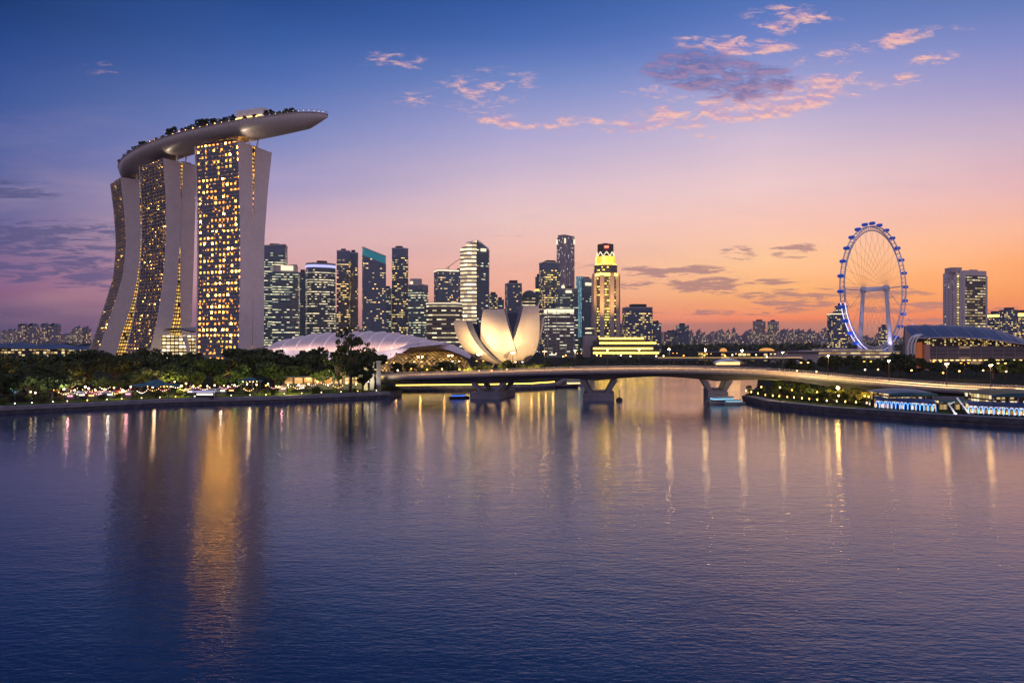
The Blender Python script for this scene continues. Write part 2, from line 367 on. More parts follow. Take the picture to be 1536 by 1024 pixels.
def offset(line, d):
    out = []
    for i, p in enumerate(line):
        a = Vector(line[max(0, i - 1)]); c = Vector(line[min(len(line) - 1, i + 1)]); t_ = (c - a).normalized()
        nrm = Vector((-t_.y, t_.x)); q = Vector(p) + nrm * d; out.append((q.x, q.y))
    return out
def strip(name, line, d0, d1, z, m, kind='structure'):
    A, B = offset(line, d0), offset(line, d1); mb = MB()
    for i in range(len(A) - 1):
        mb.quad([(*A[i], z), (*A[i + 1], z), (*B[i + 1], z), (*B[i], z)])
    return tag(mb.build(name, m), kind=kind)
def coping(name, label, line, d0, d1, z0, z1, m):
    A, B = offset(line, d0), offset(line, d1); mb = MB()
    for i in range(len(A) - 1):
        a0, a1, b0, b1 = A[i], A[i + 1], B[i], B[i + 1]
        mb.quad([(*a0, z0), (*a1, z0), (*a1, z1), (*a0, z1)]); mb.quad([(*a0, z1), (*a1, z1), (*b1, z1), (*b0, z1)])
        mb.quad([(*b1, z0), (*b0, z0), (*b0, z1), (*b1, z1)]); mb.quad([(*a1, z0), (*a0, z0), (*b0, z0), (*b1, z0)])
    o = mb.build(name, m); tag(o, label, 'wall'); return o
coping('quay_coping', 'long pale stone kerb edging the park quay below the hotel towers', SHORE_W[1:], -.35, .5, 1.2, GZ + .25, M['paving'])
coping('quay_coping', 'stone kerb edging the promontory under the lotus-shaped museum', SHORE_M[1:6], -.35, .5, 1.2, GZ + .2, M['paving'])
coping('quay_coping', 'dark stone kerb edging the promenade in front of the blue restaurant arcades', SHORE_E[:8], -.35, .5, 1.0, GZ + .15, M['quay'])
strip('promenade_path', SHORE_W[1:], 1.0, 5.5, GZ + .004, M['paving'])
strip('promenade_path', SHORE_E[:8], 1.0, 5.5, GZ + .004, M['paving'])
M['lawn'] = mat('lawn', (.08, .13, .02), .9, spec=0, noise=.4, nscale=.6)
strip('lawn', SHORE_W[1:], 8.0, 17.0, GZ + .008, M['lawn'])
strip('lawn', SHORE_E[:5], 7.0, 12.0, GZ + .008, M['lawn'])

# ------------------------------------------------------------------ hotel towers
F_T3 = facade('hotel_glass_warm', (.05, .085, .15), (.12, .15, .21), (1, .36, .035), (1, .45, .06), 5.0, 5.6, .60, (.29, .71, .31, .67), 95.0, .3, .35, spec=.5, fine=3.0)
F_T2 = facade('hotel_glass_mid', (.025, .045, .075), (.10, .10, .12), (1, .40, .05), (1, .5, .09), 3.2, 3.9, .22, (.18, .68, .36, .66), 55.0, .25, .6, fine=1.2, spec=.4)
F_GAP = facade('atrium_glass', (.02, .02, .03), (.03, .03, .03), WARM, ORANGE, 2.6, 3.9, .95, (.15, .85, .15, .75), 2.0, .1, .3)
def lint(pairs):       # (z, t) samples, linear beyond both ends
    pairs = sorted(pairs)
    def f(z):
        if z <= pairs[0][0]: (z0, t0), (z1, t1) = pairs[0], pairs[1]
        elif z >= pairs[-1][0]: (z0, t0), (z1, t1) = pairs[-2], pairs[-1]
        else:
            for (z0, t0), (z1, t1) in zip(pairs, pairs[1:]):
                if z0 <= z <= z1: break
        return t0 + (t1 - t0) * (z - z0) / (z1 - z0)
    # gentle smoothing
    return lambda z: (f(z - 9) + f(z - 4.5) + f(z) + f(z + 4.5) + f(z + 9)) / 5 if pairs[0][0] + 9 < z < pairs[-1][0] - 9 else f(z)
def hotel_tower(label, corner, ang, L, FLp, FRp, BLp, BRp, fmat, ledge, ztop=216):
    cx, cy = corner; a = R(ang); ux, uy = -math.cos(a), math.sin(a); wx, wy = math.sin(a), math.cos(a)
    def prof(pp):
        out = []
        for y, x in pp:
            k = (x - 768) / 1024; tt = (k * cy - cx) / (wx - k * wy)
            out.append((PZ(y, cy + wy * tt), tt))
        return lint(out)
    fl, fr, bl, br = map(prof, (FLp, FRp, BLp, BRp))
    root = thing('hotel_tower', label, 'hotel tower', (cx + ux * L / 2, cy + uy * L / 2, GZ))
    def Q(l, tt, z): return (cx + ux * l + wx * tt, cy + uy * l + wy * tt, z)
    NF = 55; zs = [GZ + (ztop - GZ) * i / NF for i in range(NF + 1)]
    for nm, lo, hi, front in (('front_slab', fl, fr, True), ('rear_slab', bl, br, False)):
        g = MB()
        for z0, z1 in zip(zs, zs[1:]):
            g.quad([Q(L, lo(z0), z0), Q(0, lo(z0), z0), Q(0, lo(z1), z1), Q(L, lo(z1), z1)], [(0, z0), (L, z0), (L, z1), (0, z1)])
            g.quad([Q(0, hi(z0), z0), Q(L, hi(z0), z0), Q(L, hi(z1), z1), Q(0, hi(z1), z1)], [(90, z0), (90 + L, z0), (90 + L, z1), (90, z1)])
        body = g.build('glass_facade', fmat, root)
        for l0, l1 in ((-1.2, 0), (L, L + 1.2)):       # end walls: pale blades standing proud of the glass
            e = MB()
            for z0, z1 in zip(zs, zs[1:]):
                a0, b0, a1, b1 = lo(z0) - 1.0, hi(z0) + .6, lo(z1) - 1.0, hi(z1) + .6
                e.quad([Q(l0, a0, z0), Q(l0, b0, z0), Q(l0, b1, z1), Q(l0, a1, z1)])
                e.quad([Q(l1, b0, z0), Q(l1, a0, z0), Q(l1, a1, z1), Q(l1, b1, z1)])
                e.quad([Q(l1, a0, z0), Q(l0, a0, z0), Q(l0, a1, z1), Q(l1, a1, z1)])
                e.quad([Q(l0, b0, z0), Q(l1, b0, z0), Q(l1, b1, z1), Q(l0, b1, z1)])
            zt = ztop
            e.quad([Q(l0, lo(zt) - 1, zt), Q(l0, hi(zt) + .6, zt), Q(l1, hi(zt) + .6, zt), Q(l1, lo(zt) - 1, zt)])
            e.build('end_wall', M['fin'], root)
        r_ = MB(); r_.quad([Q(0, lo(ztop), ztop), Q(0, hi(ztop), ztop), Q(L, hi(ztop), ztop), Q(L, lo(ztop), ztop)])
        for l0, l1, t0, t1, hh in ((L * .12, L * .85, .15, .85, 3.0),):
            A = lo(ztop) * (1 - t0) + hi(ztop) * t0; B = lo(ztop) * (1 - t1) + hi(ztop) * t1
            r_.prism([Q(l0, A, 0)[:2], Q(l0, B, 0)[:2], Q(l1, B, 0)[:2], Q(l1, A, 0)[:2]], ztop + .01, ztop + hh)
        r_.build('roof', M['roofdark'], root)
        if front:
            s = MB()
            for i, z in enumerate(zs[1:-1]):
                d = ledge * (1.0 if i % 1 == 0 else .5); o_ = lo(z)
                q0, q1, q2, q3 = Q(L - .2, o_ - d, z), Q(.2, o_ - d, z), Q(.2, o_ + .1, z), Q(L - .2, o_ + .1, z)
                up = lambda q, k=.45: (q[0], q[1], q[2] + k)
                s.quad([q0, q1, up(q1), up(q0)]); s.quad([up(q0), up(q1), up(q2), up(q3)]); s.quad([q3, q2, q1, q0])
            s.build('balcony_slabs' if ledge > .7 else 'floor_edges', M['slab'], root)
            nd = int(L / 6.4)      # dividing walls between the balconies
            for k in range(1, nd):
                l = L * k / nd; ds = MB()
                for z0, z1 in zip(zs, zs[1:]):
                    ds.quad([Q(l, lo(z0) - ledge * .9, z0), Q(l, lo(z0), z0), Q(l, lo(z1), z1), Q(l, lo(z1) - ledge * .9, z1)])
                    ds.quad([Q(l - .2, lo(z0), z0), Q(l - .2, lo(z0) - ledge * .9, z0), Q(l - .2, lo(z1) - ledge * .9, z1), Q(l - .2, lo(z1), z1)])
                ds.build('balcony_divider', M['slab'], root)
    for l in (1.6, L - 1.6):            # recessed atrium glass between the two slabs, near end and far end
        g = MB()
        for z0, z1 in zip(zs, zs[1:]):
            g.quad([Q(l, fr(z0), z0), Q(l, bl(z0), z0), Q(l, bl(z1), z1), Q(l, fr(z1), z1)], [(0, z0), (bl(z0) - fr(z0), z0), (bl(z1) - fr(z1), z1), (0, z1)])
        g.build('atrium_glass', F_GAP, root)
    # struts that carry the roof deck
    for tt in (fr(ztop) - 2, bl(ztop) + 2):
        s = MB(); s.tube(Q(.5, tt, ztop), Q(-2.5, tt, ztop + 12), .9, .5, 8); s.build('deck_strut', M['white'], root)
    c = MB(); c.path([Q(L * .15, fl(ztop) + 3, ztop + .5), Q(L * .85, fl(ztop) + 3, ztop + .5)], .35); c.build('cove_light', GL['warm_lo'], root)
    return root, Q
GL = dict(
 warm_d=glow('deck_lamp_warm', (1, .45, .10), 5), white_d=glow('deck_lamp_white', (1, .82, .65), 2),
 warm=glow('lamp_warm', (1, .58, .17), 9), warm_hi=glow('lamp_warm_bright', (1, .7, .3), 300), white=glow('lamp_white', (1, .80, .50), 8),
 warm_lo=glow('strip_warm', (1, .6, .18), 4), orange=glow('lamp_orange', (1, .36, .05), 8), cyan=glow('strip_cyan', (.18, .62, 1), 6),
 blue=glow('strip_blue', (.06, .2, 1), 1.5), red=glow('lamp_red', (1, .05, .03), 12), gold=glow('strip_gold', (1, .6, .07), 7), pink=glow('lamp_pink', (1, .45, .5), 10),
 violet=glow('strip_violet', (.5, .5, 1), 1.3), pale=glow('strip_pale', (1, .84, .56), 1.3), sky=glow('panel_cyan', (.05, .45, .55), .8), green=glow('lamp_green', (.5, 1, .15), 10),
)
T3, Q3 = hotel_tower('hotel tower of blue glass dense with orange windows under the deck prow', (-261, 650), 22, 53,
  [(210,357),(288,360),(360,361),(440,360.5),(521,358.6)], [(212,376.5),(288,377),(360,377.7),(440,377),(521,376)],
  [(214,383.5),(288,381.7),(360,378.9),(440,379),(521,379.5)], [(219,407),(288,399.5),(360,394.5),(440,394),(521,394)], F_T3, .55)
T2, Q2 = hotel_tower('middle hotel tower of the three, its front sweeping outwards at the foot', (-364, 714), 38, 55,
  [(235,246),(300,250),(360,250),(420,246),(480,237),(535,224)], [(237,268.4),(300,269.7),(360,268.5),(430,264),(480,258),(535,244.4)],
  [(237,276),(300,273),(360,271),(480,272),(535,276)], [(239,294.5),(300,292),(360,290),(480,286),(535,287)], F_T2, 1.3)
T1, Q1 = hotel_tower('hotel tower with the widest curved leg, at the blunt stern of the deck', (-455.5, 795), 47, 45,
  [(265,181.4),(310,187),(360,190.6),(410,186.5),(450,174.6),(500,158),(535,145)], [(263,208),(310,209),(360,210.6),(410,206),(450,198.7),(500,182),(535,172)],
  [(263,214),(360,216),(450,212),(535,206)], [(264,232),(360,232),(450,230),(535,228)], F_T2, 1.3)

# roof deck shaped like a ship
CTR = [(-168, 622), (-190, 634), (-225, 652), (-270, 674), (-325, 705), (-380, 745), (-432, 795), (-470, 842), (-482, 862)]
HW = [.3, 9.5, 15.5, 19, 20, 20, 19, 13, 2]
def sp_eval(pts, s):     # Catmull-Rom
    n = len(pts) - 1; x = min(s * n, n - 1e-6); i = int(x); f = x - i
    p = [pts[max(0, min(n, i + k))] for k in (-1, 0, 1, 2)]
    def cr(a, b, c, d): return .5 * ((2 * b) + (-a + c) * f + (2 * a - 5 * b + 4 * c - d) * f * f + (-a + 3 * b - 3 * c + d) * f ** 3)
    return tuple(cr(*[q[k] for q in p]) for k in range(len(pts[0]))) if not isinstance(pts[0], (int, float)) else cr(*p)
def deck_pt(s, q, z):    # s along from the prow, q -1 (towards the water) .. 1
    c = Vector(sp_eval(CTR, s)); d = Vector(sp_eval(CTR, min(1, s + .01))) - Vector(sp_eval(CTR, max(0, s - .01))); d.normalize()
    nrm = Vector((-d.y, d.x)) ; h_ = max(.2, sp_eval(HW, s)); p = c + nrm * h_ * q
    return (p.x, p.y, z)
if deck_pt(.4, -1, 0)[1] > deck_pt(.4, 1, 0)[1]:
    _dp = deck_pt
    deck_pt = lambda s, q, z: _dp(s, -q, z)
ZD = 235.0
def rim(s): return ZD - 3.5 * max(0, (.16 - s) / .16) ** 2 * 1.0
M['hull'] = panelled('hull_panels', (.50, .47, .47), .45, .1, 70, 16, .08, .7)
deck = thing('sky_deck', 'ship-shaped grey deck lying across the tops of the three hotel towers', 'roof deck', (-300, 700, ZD))
def keel(s, q):
    th = math.pi * (q * .5 + .5); depth = 12.5 * min(1, .22 + s * 6) * min(1, .35 + (1 - s) * 6)
    return deck_pt(s, -math.cos(th), rim(s) - depth * math.sin(th) ** .8 - .01)
mb = MB(); mb.grid(lambda a, b_: keel(a, b_ * 2 - 1), 90, 20); mb.build('hull', M['hull'], deck, smooth=True)
mb = MB(); mb.grid(lambda a, b_: deck_pt(a, b_ * 2 - 1, rim(a)), 90, 4); mb.build('deck_floor', M['paving'], deck)
mb = MB()
for q in (-1, 1):
    mb.path([deck_pt(i / 100, q * 1.01, rim(i / 100) + .1) for i in range(101)], .55)
mb.build('rim', M['hull'], deck)
mb = MB()
for q in (-.97, .97):
    mb.path([deck_pt(i / 100, q, rim(i / 100) + 2.4) for i in range(101)], .12, 4)
    for i in range(0, 101, 2): mb.tube(deck_pt(i / 100, q, rim(i / 100)), deck_pt(i / 100, q, rim(i / 100) + 2.4), .09, n=4)
mb.build('railing', M['steel'], deck)
for i in range(46):       # deck lamps
    s = .03 + .93 * i / 45; mb = MB(); mb.ball(deck_pt(s, -.93 + .05 * random.random(), rim(s) + 1.3 + 1.4 * random.random()), (.75 if i % 3 == 0 else .45) if i > 11 else .32, 6, 4)
    mb.build('deck_lamp', GL['warm_d'] if i > 11 else GL['white_d'], deck)
# pavilion with a swept roof on the deck, its mast, low shelter roofs
pv = thing('roof_pavilion', 'white curved restaurant block with a mast on the roof deck', 'pavilion', deck_pt(.30, .15, ZD))
def pav(s0, s1, q0, q1, z0, z1, z2):
    A = [deck_pt(s0 + (s1 - s0) * i / 8, q0, 0)[:2] for i in range(9)]; B = [deck_pt(s0 + (s1 - s0) * i / 8, q1, 0)[:2] for i in range(9)]
    g = MB(); n = 8
    for i in range(n):
        za, zb = z1 + (z2 - z1) * i / n, z1 + (z2 - z1) * (i + 1) / n
        g.quad([(*A[i + 1], z0), (*A[i], z0), (*A[i], za), (*A[i + 1], zb)]); g.quad([(*B[i], z0), (*B[i + 1], z0), (*B[i + 1], zb), (*B[i], za)])
        g.quad([(*A[i + 1], zb), (*A[i], za), (*B[i], za), (*B[i + 1], zb)])
    g.quad([(*A[0], z0), (*B[0], z0), (*B[0], z1), (*A[0], z1)]); g.quad([(*B[n], z0), (*A[n], z0), (*A[n], z2), (*B[n], z2)])
    return g
pav(.262, .345, -.78, .4, ZD + .05, ZD + 10.2, ZD + 10.6).build('block', M['white'], pv)
pt = deck_pt(.325, 0, ZD + 9); mb = MB(); mb.tube(pt, (pt[0], pt[1], pt[2] + 9), .45, .15); mb.build('mast', M['steel'], pv)
mb = MB(); mb.path([deck_pt(.265 + .078 * i / 8, -.80, ZD + 3.4) for i in range(9)], .4, 4); mb.build('lit_window', GL['warm_lo'], pv)
for i, (s0, s1) in enumerate(((.155, .185), (.20, .235), (.42, .46), (.62, .66))):
    sh = thing('roof_shelter', ['small dark shelter roof on the deck close to the prow', 'dark shelter roof on the deck beside the white pavilion', 'dark shelter roof among the deck trees above the middle hotel tower', 'dark shelter roof on the deck between middle tower and stern'][i], 'shelter', deck_pt(s0, 0, ZD))
    pav(s0, s1, -.7, .1, ZD + 3.6, ZD + 4.1, ZD + 4.1).build('canopy', M['roofdark'], sh)
    for s_ in (s0 + .004, s1 - .004):
        for q in (-.65, .05):
            mb = MB(); p = deck_pt(s_, q, ZD); mb.tube(p, (p[0], p[1], ZD + 3.6), .2)
            mb.build('post', M['steel'], sh)

# entrance hall between the middle and the orange-lit tower
eh = thing('entrance_hall', 'low glowing glass hall under a swept roof between two hotel tower feet', 'building', (PX(268, 690), 690, GZ))
F_HALL = facade('hall_glass', (.05, .04, .03), (.08, .06, .04), (1, .7, .3), (1, .8, .5), 4.2, 3.6, 1.5, (.1, .9, .2, .8), 2.6, .0, .0)
mb = MB(); x0, x1 = PX(243, 684), PX(289, 684)
mb.prism([(x0, 684), (x1, 684), (x1, 715), (x0, 715)], GZ, PZ(503, 684)); mb.build('glass_wall', F_HALL, eh)
mb = MB()
def hallroof(a, b_):
    x = PX(249 + 44 * a, 684); z = PZ(503 - 9 * math.sin(math.pi * (.25 + .6 * a)), 684) + 2 * b_
    return (x, 676 + 44 * b_, z)
mb.grid(hallroof, 16, 6); mb.grid(lambda a, b_: tuple(np.array(hallroof(1 - a, b_)) + np.array((0, 0, 1.2))), 16, 6); mb.build('roof', M['concrete'], eh)
mb = MB(); mb.tube(P(277, 504, 680), P(286, 538, 678), 2.0, 1.6, 6); mb.build('slanted_leg', M['fin'], eh)
# ------------------------------------------------------------------ office skyline across the bay
FA = dict(
 rows=facade('office_rows', (.09,.15,.21), (.09,.15,.19), (.95,1,.62), (1,.88,.5), 4.5, 4.2, .42, (.0,1,.38,.66), 1.8, .85, .8),
 rows2=facade('office_rows_dense', (.07,.11,.15), (.10,.13,.15), (1,.90,.58), (1,.8,.45), 3.6, 4.2, .62, (.0,1,.38,.66), 1.9, .75, .7),
 sparse=facade('office_sparse', (.10,.155,.25), (.10,.15,.23), (1,.74,.3), (1,.6,.2), 3.4, 4.0, .17, (.05,.95,.34,.70), 2.2, .4, .9),
 warm=facade('office_warm', (.08,.13,.20), (.08,.12,.19), (1,.78,.25), (1,.62,.18), 3.6, 4.0, .30, (.05,.95,.34,.70), 2.4, .6, .8),
 dark=facade('office_dark', (.07,.115,.17), (.075,.12,.175), (1,.8,.4), (.9,1,.7), 4.0, 4.2, .10, (.05,.95,.32,.72), 1.3, .5, .9),
 bands=facade('banded_white', (.04,.05,.07), (.3,.28,.25), (1,.74,.40), (1,.78,.46), 7.0, 6.2, 2.2, (.0,1,.30,.82), 2.2, .1, .25),
 bands2=facade('banded_pale', (.04,.05,.06), (.16,.14,.12), (1,.82,.45), (1,.9,.55), 7.0, 6.6, .9, (.0,1,.54,.78), 1.8, .5, .4),
 glassrow=facade('glass_pale_rows', (.10,.115,.12), (.16,.16,.15), (1,.9,.6), (1,.95,.7), 5.0, 4.4, .5, (.0,1,.36,.64), 1.4, .8, .5),
 white=facade('white_fluted', (.14,.14,.17), (.42,.38,.40), (1,.85,.7), (1,.9,.8), 3.2, 4.0, .10, (.25,.75,.15,.85), 1.2, .3, .5),
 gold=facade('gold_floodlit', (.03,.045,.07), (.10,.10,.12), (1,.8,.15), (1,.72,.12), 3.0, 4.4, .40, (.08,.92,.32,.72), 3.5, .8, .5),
 apt=facade('far_apartments', (.14,.15,.20), (.22,.21,.25), (1,.78,.42), (1,.62,.28), 6.0, 6.5, .28, (.2,.8,.25,.75), 1.1, .2, .5),
 apt2=facade('far_apartments_pale', (.20,.18,.17), (.30,.27,.25), (1,.8,.45), (1,.7,.32), 5.0, 6.0, .34, (.2,.8,.25,.75), 1.0, .2, .5),
 hotel=facade('slab_hotel', (.05,.055,.06), (.14,.13,.12), (1,.74,.26), (1,.82,.45), 4.6, 3.6, .62, (.06,.94,.30,.70), 1.1, .3, .6),
)
M['crown'] = mat('roof_plant_grey', (.13, .17, .25), .5)
M['mauve'] = mat('mauve_stone', (.46, .40, .41), .7, noise=.1)
M['hotel_wall'] = mat('hotel_wall', (.70, .62, .61), .6, noise=.08)
M['cyan_glass'] = mat('cyan_glass', (.03, .22, .28), .25, emit=(.03, .4, .5), es=.25)
def rect_poly(cx, cy, w_, d_, rot):
    ca, sa = math.cos(R(rot)), math.sin(R(rot))
    return [(cx + x * ca - y * sa, cy + x * sa + y * ca) for x, y in ((-w_/2, -d_/2), (w_/2, -d_/2), (w_/2, d_/2), (-w_/2, d_/2))]
def round_poly(cx, cy, w_, d_, n=20, pw=2.6, rot=0):
    out = []
    for k in range(n):
        a = 2 * math.pi * k / n; c, s_ = math.cos(a), math.sin(a)
        x, y = math.copysign(abs(c) ** (2 / pw), c) * w_ / 2, math.copysign(abs(s_) ** (2 / pw), s_) * d_ / 2
        out.append((cx + x * math.cos(R(rot)) - y * math.sin(R(rot)), cy + x * math.sin(R(rot)) + y * math.cos(R(rot))))
    return out
def shrink(poly, k, dx_=0, dy_=0):
    cx = sum(p[0] for p in poly) / len(poly); cy = sum(p[1] for p in poly) / len(poly)
    return [(cx + (x - cx) * k + dx_, cy + (y - cy) * k + dy_) for x, y in poly]
def office(label, x0, x1, ytop, D, fac, rot=20, ratio=.8, shape='rect', crown=0, crownmat=None, slope=0, plant=True, fins=0, mast=0, band=None, cat='office tower', name='office_tower', slopedir=1):
    """a tower whose outline spans photo columns x0..x1 and tops out at ytop when it stands D metres off"""
    W = (x1 - x0) / 1024 * D; c, s_ = math.cos(R(abs(rot))), math.sin(R(abs(rot)))
    w_ = W / (c + ratio * s_); d_ = ratio * w_
    cy = D + (w_ * s_ + d_ * c) / 2; cx = PX((x0 + x1) / 2, D + (d_ if shape == 'rect' else d_) * .3)
    poly = rect_poly(cx, cy, w_, d_, rot) if shape == 'rect' else round_poly(cx, cy, W, W * ratio)
    if shape == 'chamfer':
        q = rect_poly(cx, cy, w_, d_, rot); poly = []
        for i in range(4):
            a, b_, p = Vector(q[i - 1]), Vector(q[(i + 1) % 4]), Vector(q[i]); poly += [tuple(p + (a - p) * .22), tuple(p + (b_ - p) * .22)]
    zt = PZ(ytop, D)
    root = thing(name, label, cat, (cx, cy, GZ))
    zc = zt - crown
    top = (lambda x, y: zt - slope * ((x - cx) * slopedir / W + .5)) if slope else (lambda x, y: zt)
    if crown: low = lambda x, y: top(x, y) - crown
    else: low = top
    mb = MB(); mb.prism(poly, GZ, low, cap=not crown, u0=random.randint(0, 40) * 1.0); mb.build('glass_walls', FA[fac], root)
    if not crown: pass
    else:
        mb = MB(); q = shrink(poly, .985); n = len(q)
        for i in range(n):
            a, b_ = q[i], q[(i + 1) % n]
            mb.quad([(*a, low(*a)), (*b_, low(*b_)), (*b_, top(*b_)), (*a, top(*a))], [(0, 0), (5, 0), (5, 5), (0, 5)])
        mb.quad([(*p, top(*p) - .6) for p in q]); mb.quad([(*p, low(*p)) for p in poly]); mb.build('crown', crownmat or M['crown'], root)
    mb = MB(); n = len(poly); q = shrink(poly, 1.012)     # parapet rim
    for i in range(n):
        a, b_, a2, b2 = q[i], q[(i + 1) % n], shrink(poly, .97)[i], shrink(poly, .97)[(i + 1) % n]
        za, zb = top(*a), top(*b_)
        mb.quad([(*a, za - .8), (*b_, zb - .8), (*b_, zb + 1.0), (*a, za + 1.0)]); mb.quad([(*a, za + 1), (*b_, zb + 1), (*b2, zb + 1), (*a2, za + 1)]); mb.quad([(*b2, zb - .8), (*a2, za - .8), (*a2, za + 1), (*b2, zb + 1)])
    mb.build('parapet', M['steel'] if crown else M['crown'], root)
    if plant:
        mb = MB(); hz = 4 + random.random() * 3; k = .35 + random.random() * .25
        zz = min(top(*p) for p in poly)
        mb.prism(shrink(poly, k, W * .06 * random.uniform(-1, 1)), zz - .5, zz + hz - (slope or 0) * 0); mb.prism(shrink(poly, .15, -W * .2), zz - .5, zz + hz * .6)
        mb.build('roof_plant', M['roofdark'], root)
    if fins:      # vertical mullions standing proud
        mb = MB()
        for i in range(n):
            a, b_ = Vector(poly[i]), Vector(poly[(i + 1) % n]); L = (b_ - a).length; k = max(1, int(L / fins)); nn = Vector(((b_ - a).y, -(b_ - a).x)).normalized()
            for j in range(k + 1):
                p = a + (b_ - a) * j / k; e = (b_ - a).normalized() * .25
                pl = [tuple(p - e), tuple(p - e + nn * .7)[:2], tuple(p + e + nn * .7)[:2], tuple(p + e)]
                mb.prism([pl[1], pl[2], pl[3], pl[0]], GZ, low(*p))
        mb.build('mullions', M['steel'], root)
    if band:      # lit strip: (y0, y1, material key)
        y0, y1, gk = band; q = shrink(poly, 1.02); mb = MB()
        mb.prism(q, PZ(y1, D), PZ(y0, D)); mb.build('light_band', GL[gk], root)
    if mast:
        mb = MB(); mb.tube((cx, cy, zt), (cx, cy, zt + mast), .7, .2); mb.build('mast', M['steel'], root)
    return root, poly, (cx, cy, zt, W)

office('dark blue glass tower half hidden behind the pale end walls of the hotel', 391, 429, 369, 1250, 'rows', 12, .9, crown=14, slope=-4)
r, p, (cx, cy, zt, W) = office('tower with a lit sign-like panel on its stepped crown beside the hotel', 404, 448, 408, 1130, 'rows', 14, .8, plant=False)
mb = MB(); mb.prism(shrink(p, .9, -W * .02), zt - .5, lambda x, y: zt + 12 + (x - cx) / W * 5); mb.build('crown', M['mauve'], r)
mb = MB(); mb.box((cx + W * .2, cy - W * .52, zt + 6), (W * .2, .6, 4), R(14)); mb.build('lit_panel', GL['pale'], r)
office('slim grey block squeezed between two striped office towers', 447, 461, 409, 1350, 'dark', 0, .9)
r, p, (cx, cy, zt, W) = office('broad striped office tower with a blue-lit top storey', 451, 503, 394, 1180, 'rows2', 24, .8, crown=9, crownmat=M['crown'], shape='chamfer', band=(396, 400, 'violet'))
office('tall navy tower with a plain grey cap, one of a stepped pair', 504, 525, 376, 1250, 'warm', 8, .8, crown=17)
office('lower half of a stepped pair of navy towers, set back', 523, 537, 379, 1275, 'sparse', 8, .9, crown=16)
office('blue tower with a slanted cyan-lit roof edge', 539, 579, 368, 1200, 'sparse', 16, .8, crown=14, crownmat=M['cyan_glass'], slope=18, plant=False)
office('narrow dark block in the gap behind the cyan-roofed tower', 576, 587, 433, 1400, 'rows', 0, .9)
office('tall dark tower with rounded corners and yellow office rows', 585, 613, 372, 1250, 'warm', 10, .9, crown=14, shape='chamfer')
r, p, (cx, cy, zt, W) = office('dark flat-topped tower carrying a white drum on its roof', 612, 641, 427, 1150, 'rows', -18, .8, crown=8, plant=False)
mb = MB(); mb.prism(round_poly(cx - W * .12, cy, W * .62, W * .5, 20, 2), zt - 1, zt + 11); mb.build('roof_drum', M['steel'], r)
mb = MB(); mb.ball((cx - W * .32, cy - W * .2, zt + 4), 2.8, 10, 6); mb.build('lit_dome', GL['pale'], r)
office('thin grey tower just behind the dark tower with crane', 683, 693, 405, 1450, 'dark', 0, .9)
r, p, (cx, cy, zt, W) = office('dark office tower with a white rim and a crane on its roof', 649, 688, 404, 1250, 'sparse', 22, .8, crown=3, crownmat=M['white'], band=(404, 406, 'pale'), plant=False)
mb = MB(); a = (cx + W * .1, cy, zt); mb.tube(a, (a[0], a[1], zt + 6), .8); mb.tube((a[0] - 5, a[1], zt + 4), (a[0] + 22, a[1], zt + 23), .6, .4); mb.build('crane', M['dark'], r)
r, p, (cx, cy, zt, W) = office('low rounded office block wrapped in bright storey bands', 638, 694, 454, 1000, 'bands2', 0, .8, shape='round', crown=3, band=(454, 455.4, 'pale'))
# tower of white floors with a pointed glass crown
D = 1080
r = thing('office_tower', 'curved tower of glowing white floors joined to a dark slab under a peaked roof', 'office tower', (PX(711, D), D + 20, GZ))
pl = [(PX(690, D), D + 8), (PX(700, D), D), (PX(714.5, D), D), (PX(714.5, D), D + 26), (PX(690, D), D + 26)]
mb = MB(); mb.prism(pl, GZ, lambda x, y: PZ(372, D) + (PZ(360, D) - PZ(372, D)) * min(1, max(0, (x - PX(690, D)) / (PX(713, D) - PX(690, D))))); mb.build('banded_front', FA['bands'], r)
mb = MB()
for i in range(31):
    z = GZ + 4 + i * 6.2; z1 = z + 1.1
    if z1 > PZ(374, D): break
    mb.prism([(x + (-.9 if k in (0, 4) else 0), y - .9) for k, (x, y) in enumerate(pl)], z, z1, bottom=True)
mb.build('floor_bands', M['white'], r)
pl = [(PX(714.7, D), D + 2), (PX(733, D), D + 12), (PX(733, D), D + 40), (PX(714.7, D), D + 40)]
mb = MB(); mb.prism(pl, GZ, lambda x, y: PZ(360, D) - (PZ(360, D) - PZ(374, D)) * (x - PX(714.7, D)) / (PX(733, D) - PX(714.7, D))); mb.build('dark_slab', FA['dark'], r)
ap = (PX(716, D), D + 20, PZ(357.5, D)); mb = MB()
for q in ((PX(700, D), D, PZ(364, D)), (PX(733, D), D + 12, PZ(372, D)), (PX(733, D), D + 40, PZ(372, D)), (PX(690, D), D + 26, PZ(371, D))): mb.tube(q, ap, .9, .6)
mb.build('crown_frame', M['white'], r)
mb = MB(); mb.box((PX(725, D), D + 3.5, PZ(374.5, D)), (4.5, 1.2, 2.2), R(28)); mb.build('lit_panel', GL['pale'], r)
office('small dark block with dotted windows behind the peaked tower', 733, 746, 442, 1400, 'warm', 0, .9)
office('lowest dark block filling the gap beside the peaked tower', 745, 756, 450, 1500, 'dark', 0, .9)
office('dark block with a notched roof rising behind the museum petals', 757, 783, 425, 1300, 'sparse', 10, .9, crown=5)
